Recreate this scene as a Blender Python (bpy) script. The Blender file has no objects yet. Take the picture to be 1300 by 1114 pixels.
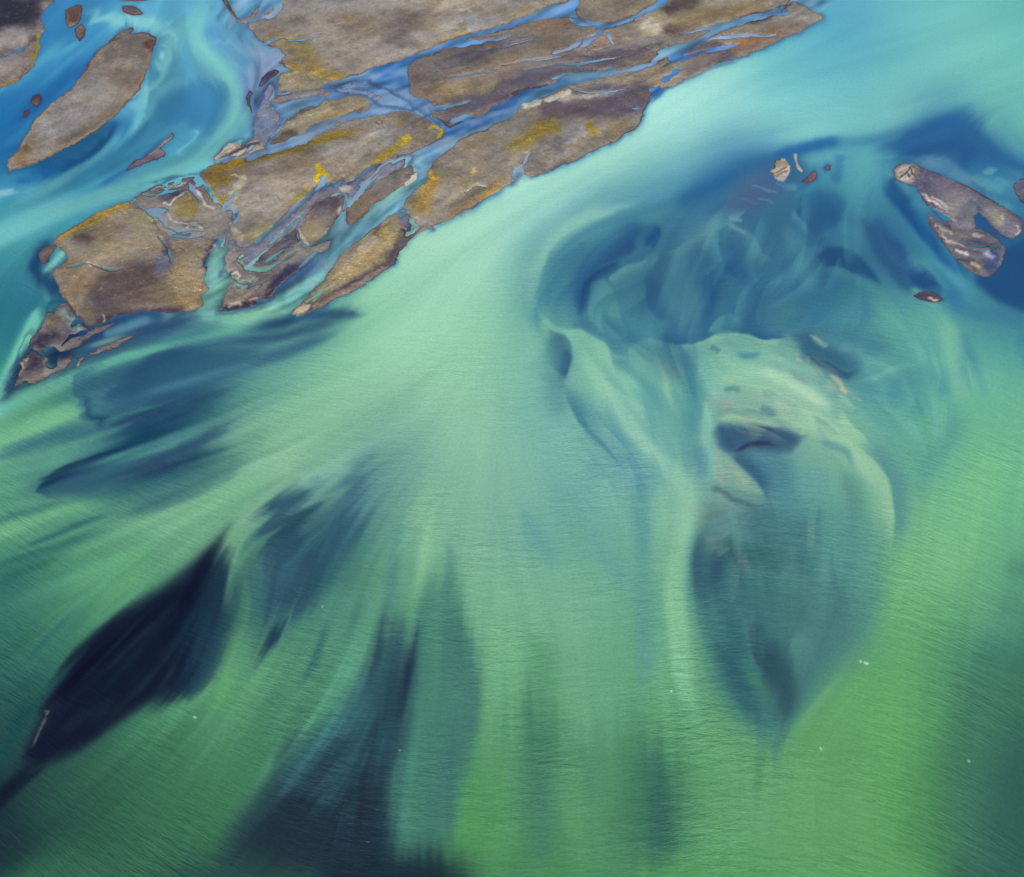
# Braided glacial river delta seen obliquely from the air.
# All maps (sediment and part sky-veil colour of the water, relief and soil colour of the gravel bars) are computed
# here on a grid in image pixels and carried by real meshes lying on the ground.
import math
import numpy as np

# ---------------------------------------------------------------- image-pixel grid
X0, X1, Y0, Y1 = -150, 1450, -120, 1240          # grid extent in image pixels
W, H = X1 - X0, Y1 - Y0
gx, gy = np.meshgrid(np.arange(X0, X1, dtype=np.float32), np.arange(Y0, Y1, dtype=np.float32))
rng = np.random.RandomState(7)


def lin(h):
    h = h.lstrip('#')
    c = np.array([int(h[i:i + 2], 16) for i in (0, 2, 4)], dtype=np.float32) / 255
    return c            # kept display-referred while mixing; made linear at the end


def to_linear(c):
    return np.where(c <= 0.04045, c / 12.92, ((np.maximum(c, 0) + 0.055) / 1.055) ** 2.4)


def vnoise(cx, cy, seed, shape=None):
    """smooth value noise with cells of cx by cy units"""
    h, w = shape or (H, W)
    r = np.random.RandomState(seed)
    nx, ny = int(w / cx) + 4, int(h / cy) + 4
    g = r.rand(ny, nx).astype(np.float32) * 2 - 1
    u = np.arange(w, dtype=np.float32) / cx; v = np.arange(h, dtype=np.float32) / cy
    ui = u.astype(int); vi = v.astype(int); fu = u - ui; fv = v - vi
    fu = fu * fu * (3 - 2 * fu); fv = (fv * fv * (3 - 2 * fv))[:, None]
    a = g[:, ui] * (1 - fu) + g[:, ui + 1] * fu
    return a[vi] * (1 - fv) + a[vi + 1] * fv


def fbm(cx, cy, seed, octs=4, shape=None, gain=0.5):
    s = 0; amp = 1.0; tot = 0
    for k in range(octs):
        if min(cx, cy) < 1: break
        s = s + amp * vnoise(cx, cy, seed + 17 * k, shape); tot += amp
        cx /= 2; cy /= 2; amp *= gain
    return s / tot * 1.6


def spline(pts, step=7.0):
    """Catmull-Rom through points with any number of columns"""
    p = np.array(pts, dtype=np.float32)
    if len(p) < 3: q = p
    else: q = p
    out = []
    n = len(q)
    for i in range(n - 1):
        a, b = q[i], q[i + 1]
        a0 = q[i - 1] if i else 2 * a - b
        b1 = q[i + 2] if i + 2 < n else 2 * b - a
        m = max(1, int(math.hypot(*(b - a)[:2]) / step))
        for k in range(m):
            t = k / m
            out.append(0.5 * ((2 * a) + (b - a0) * t + (2 * a0 - 5 * a + 4 * b - b1) * t * t + (3 * a - a0 - 3 * b + b1) * t ** 3))
    out.append(q[-1])
    return np.array(out, dtype=np.float32)


def P(s):
    return [tuple(float(v) for v in t.split(',')) for t in s.split()]


# gentle organic distortion of everything laid on the grid
wx = 3.0 * fbm(60, 60, 11) + 1.2 * fbm(14, 14, 12, 3)
wy = 3.0 * fbm(60, 60, 21) + 1.2 * fbm(14, 14, 22, 3)
GX, GY = gx + wx, gy + wy
# rougher distortion for the shores
sx = 2.0 * fbm(16, 12, 31, 4, gain=.6); sy = 1.7 * fbm(16, 12, 41, 4, gain=.6)
sx = sx + .9 * fbm(5, 4, 33, 2); sy = sy + .7 * fbm(5, 4, 43, 2)
SX, SY = gx + sx, gy + sy


def box(x0, x1, y0, y1):
    return (slice(max(0, int(y0) - Y0), max(0, min(H, int(y1) + 1 - Y0))), slice(max(0, int(x0) - X0), max(0, min(W, int(x1) + 1 - X0))))


def stroke_alpha(pts, wl, wr, core=0.0, fade=(0.15, 0.15), coords=None, hard=1.6):
    """airbrush mask along a curve. wl/wr: falloff to the left/right of the direction of travel (y down)"""
    CX, CY = coords or (GX, GY)
    q = spline(pts)
    if q.shape[1] < 3: q = np.hstack([q, np.ones((len(q), 1), np.float32)])
    m = (max(wl, wr) * 2.3 + core) * max(1, q[:, 2].max()) + 8
    sl = box(q[:, 0].min() - m, q[:, 0].max() + m, q[:, 1].min() - m, q[:, 1].max() + m)
    x = CX[sl]; y = CY[sl]
    if x.size == 0: return sl, None
    best = np.full(x.shape, 1e9, np.float32); al = np.zeros(x.shape, np.float32)
    seg = np.hypot(np.diff(q[:, 0]), np.diff(q[:, 1])); tot = max(seg.sum(), 1e-3); acc = 0
    rawb = np.full(x.shape, 1e9, np.float32)
    for i in range(len(q) - 1):
        ax, ay, aw = q[i]; bx, by, bw = q[i + 1]
        dx, dy = bx - ax, by - ay; L2 = dx * dx + dy * dy + 1e-9
        t = np.clip(((x - ax) * dx + (y - ay) * dy) / L2, 0, 1)
        ex = x - (ax + t * dx); ey = y - (ay + t * dy)
        d = np.hypot(ex, ey)
        side = dx * ey - dy * ex            # >0 : right of travel (y down)
        wsc = aw + (bw - aw) * t
        wdt = np.where(side > 0, wr, wl) * wsc
        u = (acc + t * seg[i]) / tot
        f = np.ones_like(u)
        if fade[0] > 0: f = np.minimum(f, u / fade[0])
        if fade[1] > 0: f = np.minimum(f, (1 - u) / fade[1])
        f = np.clip(f, 0, 1); tp = .12 + .88 * np.sqrt(f); f = f * f * (3 - 2 * f)
        dn = np.maximum(0, d - core * wsc * tp) / np.maximum(wdt * tp, 0.3)
        upd = d < rawb
        a = np.exp(-dn ** 2 * 1.0) * f
        al = np.where(upd, a, al); rawb = np.where(upd, d, rawb)
        acc += seg[i]
    return sl, al


def seg_dist(poly, x, y):
    p = np.array(poly, np.float32); n = len(p)
    best = np.full(x.shape, 1e9, np.float32); ins = np.zeros(x.shape, bool)
    for i in range(n):
        ax, ay = p[i]; bx, by = p[(i + 1) % n]
        dx, dy = bx - ax, by - ay; L2 = dx * dx + dy * dy + 1e-9
        t = np.clip(((x - ax) * dx + (y - ay) * dy) / L2, 0, 1)
        best = np.minimum(best, (x - ax - t * dx) ** 2 + (y - ay - t * dy) ** 2)
        if ay != by:
            c = (ay > y) != (by > y)
            ins ^= c & (x < (bx - ax) * (y - ay) / (by - ay) + ax)
    return np.where(ins, 1, -1) * np.sqrt(best)


def poly_alpha(pts, soft, coords=None, smooth=True):
    CX, CY = coords or (GX, GY)
    q = np.array(pts, np.float32)
    if smooth: q = spline(np.vstack([q, q[:1]]), 9)[:-1]
    m = soft * 2 + 6
    sl = box(q[:, 0].min() - m, q[:, 0].max() + m, q[:, 1].min() - m, q[:, 1].max() + m)
    x = CX[sl]; y = CY[sl]
    if x.size == 0: return sl, None
    d = seg_dist(q[:, :2], x, y)
    a = np.clip(0.5 + d / (2.0 * soft), 0, 1)
    return sl, a * a * (3 - 2 * a)


def paint(img, sl, a, col, alpha):
    if a is None: return
    a = (a * alpha)[..., None]
    img[sl] = img[sl] * (1 - a) + lin(col) * a


def S(img, col, alpha, wl, wr, pts, core=0.0, fade=(0.2, 0.2), coords=None):
    sl, a = stroke_alpha(P(pts), wl, wr, core, fade, coords)
    paint(img, sl, a, col, alpha)


def B(img, col, alpha, soft, pts, coords=None):
    sl, a = poly_alpha(P(pts), soft, coords)
    paint(img, sl, a, col, alpha)


def base_field(sites, sigma=38.0, stepg=8):
    """smooth scattered-data interpolation of colours"""
    xs = np.arange(X0, X1 + stepg, stepg, dtype=np.float32); ys = np.arange(Y0, Y1 + stepg, stepg, dtype=np.float32)
    x, y = np.meshgrid(xs, ys)
    num = np.zeros(x.shape + (3,), np.float32); den = np.zeros(x.shape, np.float32)
    for (sx_, sy_, c) in sites:
        d2 = (x - sx_) ** 2 + (y - sy_) ** 2
        w = np.exp(-d2 / (2 * sigma ** 2)) + 2e-3 / (1 + (d2 / sigma ** 2) ** 2)
        num += w[..., None] * lin(c); den += w
    g = num / den[..., None]
    u = (np.arange(W) / stepg); v = (np.arange(H) / stepg)
    ui = u.astype(int); vi = v.astype(int); fu = (u - ui)[None, :, None]; fv = (v - vi)[:, None, None]
    a = g[vi][:, ui] * (1 - fu) + g[vi][:, ui + 1] * fu
    b = g[vi + 1][:, ui] * (1 - fu) + g[vi + 1][:, ui + 1] * fu
    return (a * (1 - fv) + b * fv).astype(np.float32)


# ---------------------------------------------------------------- current directions and streaks
FLOW = """905,500 930,488 970,495 1010,515 1060,550 1100,600
905,535 940,530 990,538 1030,555 1070,595 1085,660
900,440 930,450 980,455 1030,480 1080,530 1120,590
930,580 960,610 990,650 1005,720
905,620 940,640 985,680 1000,740
300,660 250,740 180,815 110,880 40,955 -80,1060
285,690 278,770 245,860 190,930 100,1010
500,740 475,840 430,930 360,1020 280,1120
520,780 512,880 500,960 480,1080
1450,20 1300,60 1150,110 1000,150 850,200 740,260 660,310 600,370 560,430 480,480 380,530 280,570 150,600 0,650 -150,700
1300,100 1100,170 950,195 850,225 750,265 690,310 640,370 600,450 540,520 450,580 350,640 250,700 150,790 50,900 -80,1020
600,480 560,560 500,640 450,720 400,830 330,940 250,1080 200,1240
620,500 600,600 580,720 570,850 565,1000 560,1240
640,480 660,600 690,700 720,820 730,950 740,1240
690,420 720,480 760,550 800,600 830,680 825,780 820,900 830,1240
400,480 300,520 200,560 100,600 0,620 -150,640
350,440 250,460 150,490 60,520 -150,600
330,412 240,430 150,455 60,492 0,524 -150,590
300,600 200,650 100,690 0,730 -150,800
280,0 250,33 244,51 280,85 302,120 300,145 260,203 150,245 76,269 0,300 -150,370
215,25 214,71 193,102 170,140 140,178 90,220 0,270
120,30 60,80 0,130 -150,200
20,220 100,185 180,110 200,50 250,-100
900,60 800,90 700,115 600,150 500,200 420,280 380,330 300,390
1040,25 900,90 800,150 650,235 520,305 370,400 280,420
740,-20 640,30 540,65 450,100 350,130 320,150 270,210 180,250 70,310 30,420 0,500
450,150 380,180 300,205 250,240
1230,140 1180,180 1120,200 1080,240 1060,300 1040,360 1000,400
1150,240 1180,290 1220,340 1280,390 1350,450
1250,180 1300,220 1400,280
1100,280 1130,330 1190,380 1230,450 1240,560 1220,700 1200,850 1180,1240
980,225 930,250 890,300 870,360 850,410
1000,280 990,330 940,380 910,430 930,470 1000,500 1070,540 1120,600 1125,700 1090,800 1030,890 980,950 970,1100
900,440 905,520 900,600 880,680 875,760 910,850 960,940 960,1240
950,600 940,660 950,740 970,830 985,920
1060,620 1050,720 1020,820 990,920
1300,450 1290,600 1270,750 1240,900 1230,1240
850,440 880,520 890,580 870,650 855,745 865,850 890,950 900,1240
800,340 750,360 720,390 740,420 800,500 850,570"""


def flow_field(step=10):
    xs = np.arange(X0, X1 + step, step, dtype=np.float32); ys = np.arange(Y0, Y1 + step, step, dtype=np.float32)
    x, y = np.meshgrid(xs, ys)
    vx = np.zeros_like(x); vy = np.zeros_like(x); s = 22.0
    for line in FLOW.split('\n'):
        q = spline(P(line), 12)
        for i in range(len(q) - 1):
            dx, dy = q[i + 1] - q[i]; n = math.hypot(dx, dy) + 1e-6
            mx, my = (q[i] + q[i + 1]) / 2
            d2 = (x - mx) ** 2 + (y - my) ** 2
            w = np.exp(-d2 / (2 * s * s)) + 1e-4 / (1 + (d2 / 2500) ** 2)
            vx += w * dx / n; vy += w * dy / n
    n = np.hypot(vx, vy) + 1e-9
    return vx / n, vy / n, step


def resample(g, step, x, y):
    u = np.clip((x - X0) / step, 0, g.shape[1] - 1.01); v = np.clip((y - Y0) / step, 0, g.shape[0] - 1.01)
    ui = u.astype(int); vi = v.astype(int); fu = u - ui; fv = v - vi
    return (g[vi, ui] * (1 - fu) + g[vi, ui + 1] * fu) * (1 - fv) + (g[vi + 1, ui] * (1 - fu) + g[vi + 1, ui + 1] * fu) * fv


def lic(noise, length, st, vx, vy, step, k=2):
    """smear noise along the current; k = coarse factor"""
    x = gx[::k, ::k]; y = gy[::k, ::k]
    acc = resample(noise, 1, x, y); n = 1
    for sgn in (1, -1):
        px, py = x.copy(), y.copy()
        for i in range(length):
            px = px + sgn * st * resample(vx, step, px, py); py = py + sgn * st * resample(vy, step, px, py)
            acc = acc + resample(noise, 1, px, py); n += 1
    acc = acc / n
    acc = (acc - acc.mean()) / acc.std()
    return resample(acc.astype(np.float32), k, gx, gy)
# ---------------------------------------------------------------- sediment colours of the water, part of the blue sky reflection painted in towards the top
SITES = """120,-40 3a8cc0|200,-40 4f9fc8|10,40 2a78b0|80,80 3585ba|10,130 2576b0|70,100 3f92bc|20,180 1b66a0|60,150 2470a8|215,20 58a6c8|250,30 68b4cc|280,60 5a9fc8|230,80 5fb0c4
180,90 4c9cc0|200,140 4795bb|240,135 3f8ab4|300,130 5fb4c4|300,60 6aa4cc|320,100 7fa4cc|330,140 7c9fc4|270,180 55a8bc|180,180 3f8cb4|130,200 2f78aa|90,225 2f7cae
20,240 2f7cac|60,270 56a8b4|10,290 64bcb4|110,260 4fa8b6|160,235 4498b4|210,220 56acba|10,340 3a8c9c|30,310 49a0a8|50,300 4a9cac|20,390 2f7c8c|40,370 25587c|5,440 2f7f86
100,430 2c5070|180,415 557c8c|60,500 55a08c|140,440 34607a|200,440 3c6e84|260,430 4a8090|330,430 5f9c96|300,400 7fbca4|400,420 74b89c|230,470 35657e|160,500 33657a|250,520 3c6f7c|300,470 3f7884
30,530 6aac7c|80,520 72b884|10,560 74c084|80,560 5a987e|130,540 36687c|200,540 30586c|40,600 4c9280|100,600 408078|150,600 3a6c76|220,600 3f7078|200,640 4a8078|60,640 4f9478|30,670 68b07c
120,650 70b880|230,650 72b484|30,720 3f8468|100,700 569a72|180,700 5fa474|260,670 78b884|10,760 2f6c60|60,770 478a68|120,740 58a270|180,740 54986c|30,820 347460|80,800 408064|20,880 28584e
20,940 26504a|60,980 305c4c|120,960 32644c|200,960 3f7c56|280,930 4a8e60|300,860 5c9c70|270,890 5ca06a|180,1000 38704e|280,1000 3c7850|330,960 42805a|100,1010 2c5844|10,1010 1a3036|380,880 569a70
450,480 8cc8a0|400,540 88c494|500,420 98d4b2|560,380 a0d8bc|620,320 a6dcc4|700,260 a8dcc8|780,210 a4dcca|860,170 a4dcd0|950,140 9cd8d0|1050,160 90d2c8|1150,140 8cd0c4|1250,130 80c8bc
900,100 9cd8d0|1000,60 6cc0c8|1050,40 58a8c4|1100,60 58acc0|1040,80 64b4c4|1000,100 74c4c4|1120,100 74c0c0|1180,30 74c4c0|1250,50 7cc8c0|1290,100 6cc0b4|1150,0 70c0c4|1080,0 5cacc8|1290,10 62b8b4
1230,200 2a6ca0|1290,160 70c0b4|1200,170 2f74a4|1295,230 3f86a4|1090,200 58a8b8|1090,240 5fb4bc|1060,290 4f98b0|1000,260 4590ac|1030,300 4f9cae|1050,370 3f88a0|1000,370 3a7c9c|950,330 3c80a0|900,340 4f94a4
860,330 5498a8|800,300 447f9c|830,390 4f92a0|760,380 509498|710,340 4a8c9c|720,390 54989c|750,300 4a8a9c|820,270 4c90a4|880,250 3f84a4|950,210 2f6c98|940,250 4c74a0|870,420 3c7896|960,400 447f9c|1050,330 34709c
1110,280 44889c|1130,330 3a7898|1170,310 4795b0|1220,350 3f88a4|1260,380 2f6890|1295,340 235a88|1230,390 5aa4a0|1150,390 6cb8a8|1120,410 78c4a4|1200,440 64aca0|1290,420 489498|1150,460 5ca49c|1250,470 6cb898|1290,520 6cb690
1050,450 3f7488|1100,440 4a8894|1130,500 5ca498|1090,480 4a8c94|1130,560 58a08c|1200,540 6cb890|1180,600 68b488|1250,600 74c088|1290,620 6cb884|1200,680 70bc84|1280,680 64b080|1240,740 60ac74|1290,760 4c9474
1160,720 6cb878|1150,800 5eaa68|1100,880 5aa460|1060,950 589e60|1160,900 5aa860|1150,980 529c58|1220,860 3f8060|1290,840 387c68|1280,920 205848|1290,990 10343a|1230,960 35744c|1200,1010 468c50|1050,1020 5aa060|1250,1010 1c4840
640,470 8cc8a8|600,560 8cc8a0|560,500 90cca4|700,500 78b8a4|700,560 76b8a0|650,620 80be9c|560,620 80bc98|500,560 7cb49c|480,600 5f9888|420,600 6ea890|350,600 80b88c|380,570 88c494|330,560 84c090|430,650 4f8480
540,680 74b48c|600,700 80bc94|680,680 6cae94|740,650 66a894|800,600 6aae9c|790,560 72b4a0|830,620 88c69c|880,580 68a898|760,500 7cbca4|740,440 90cca8|840,500 6cb0a0|800,460 6eb0a0|850,560 64a898|900,470 7cbca0
860,680 88c898|870,740 7cbe88|800,700 64aa8c|760,740 74b48c|700,760 74b68c|640,760 78ba8c|820,780 5fa67c|850,850 6cb47c|780,860 62a87a|720,860 6cae7c|640,860 6cb27c|680,950 3f7e5c|740,950 5c9e6c|800,950 4a8c60|830,1000 306450|870,930 64aa70
900,1000 62a86c|950,1000 5ca068|640,960 62a66c|760,1010 559864|600,900 66aa74|590,1000 509858|550,860 458068|540,950 3c7860|560,760 66aa7c|500,760 5a9c74|420,800 5a9c78|450,870 4a8868|380,930 3c7458|340,760 3a6c64|400,730 40746e|420,760 4f8c72
950,460 88bca4|1000,480 92c4a4|1040,540 8ac09c|960,500 80ac98|1080,580 80bc94|1110,640 70b088|1000,620 5c9c94|1050,640 60a48e|960,600 6ca090|920,660 6c9c88|980,680 549488|1060,700 4f9080|900,720 3f6c70|960,740 447c7c|1020,770 3f7a74|960,840 306060|1060,800 427f72
450,560 84be98|250,630 6aac80|330,520 7cb894|350,480 68a898|300,560 5c9c84|600,440 94d0ac|660,400 90ccb0|680,440 78b8a8
-100,0 2a78b0|-100,300 4c9ca8|-100,600 4c9280|-100,900 2c6858|-100,1150 204840|100,1150 346a4e|300,1150 2c5448|500,1150 1c3038|700,1150 4a8c58|900,1150 549c5c|1100,1150 529a58|1300,1150 14383a|1420,900 1f4c48|1420,600 5cac80|1420,300 4f98a0|1420,50 60b4b4|1100,-90 60b0c4|1300,-90 64b8bc"""
sites = []
for t in SITES.replace('\n', '|').split('|'):
    a, c = t.split(); a, b = a.split(','); sites.append((float(a), float(b), c))

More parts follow.
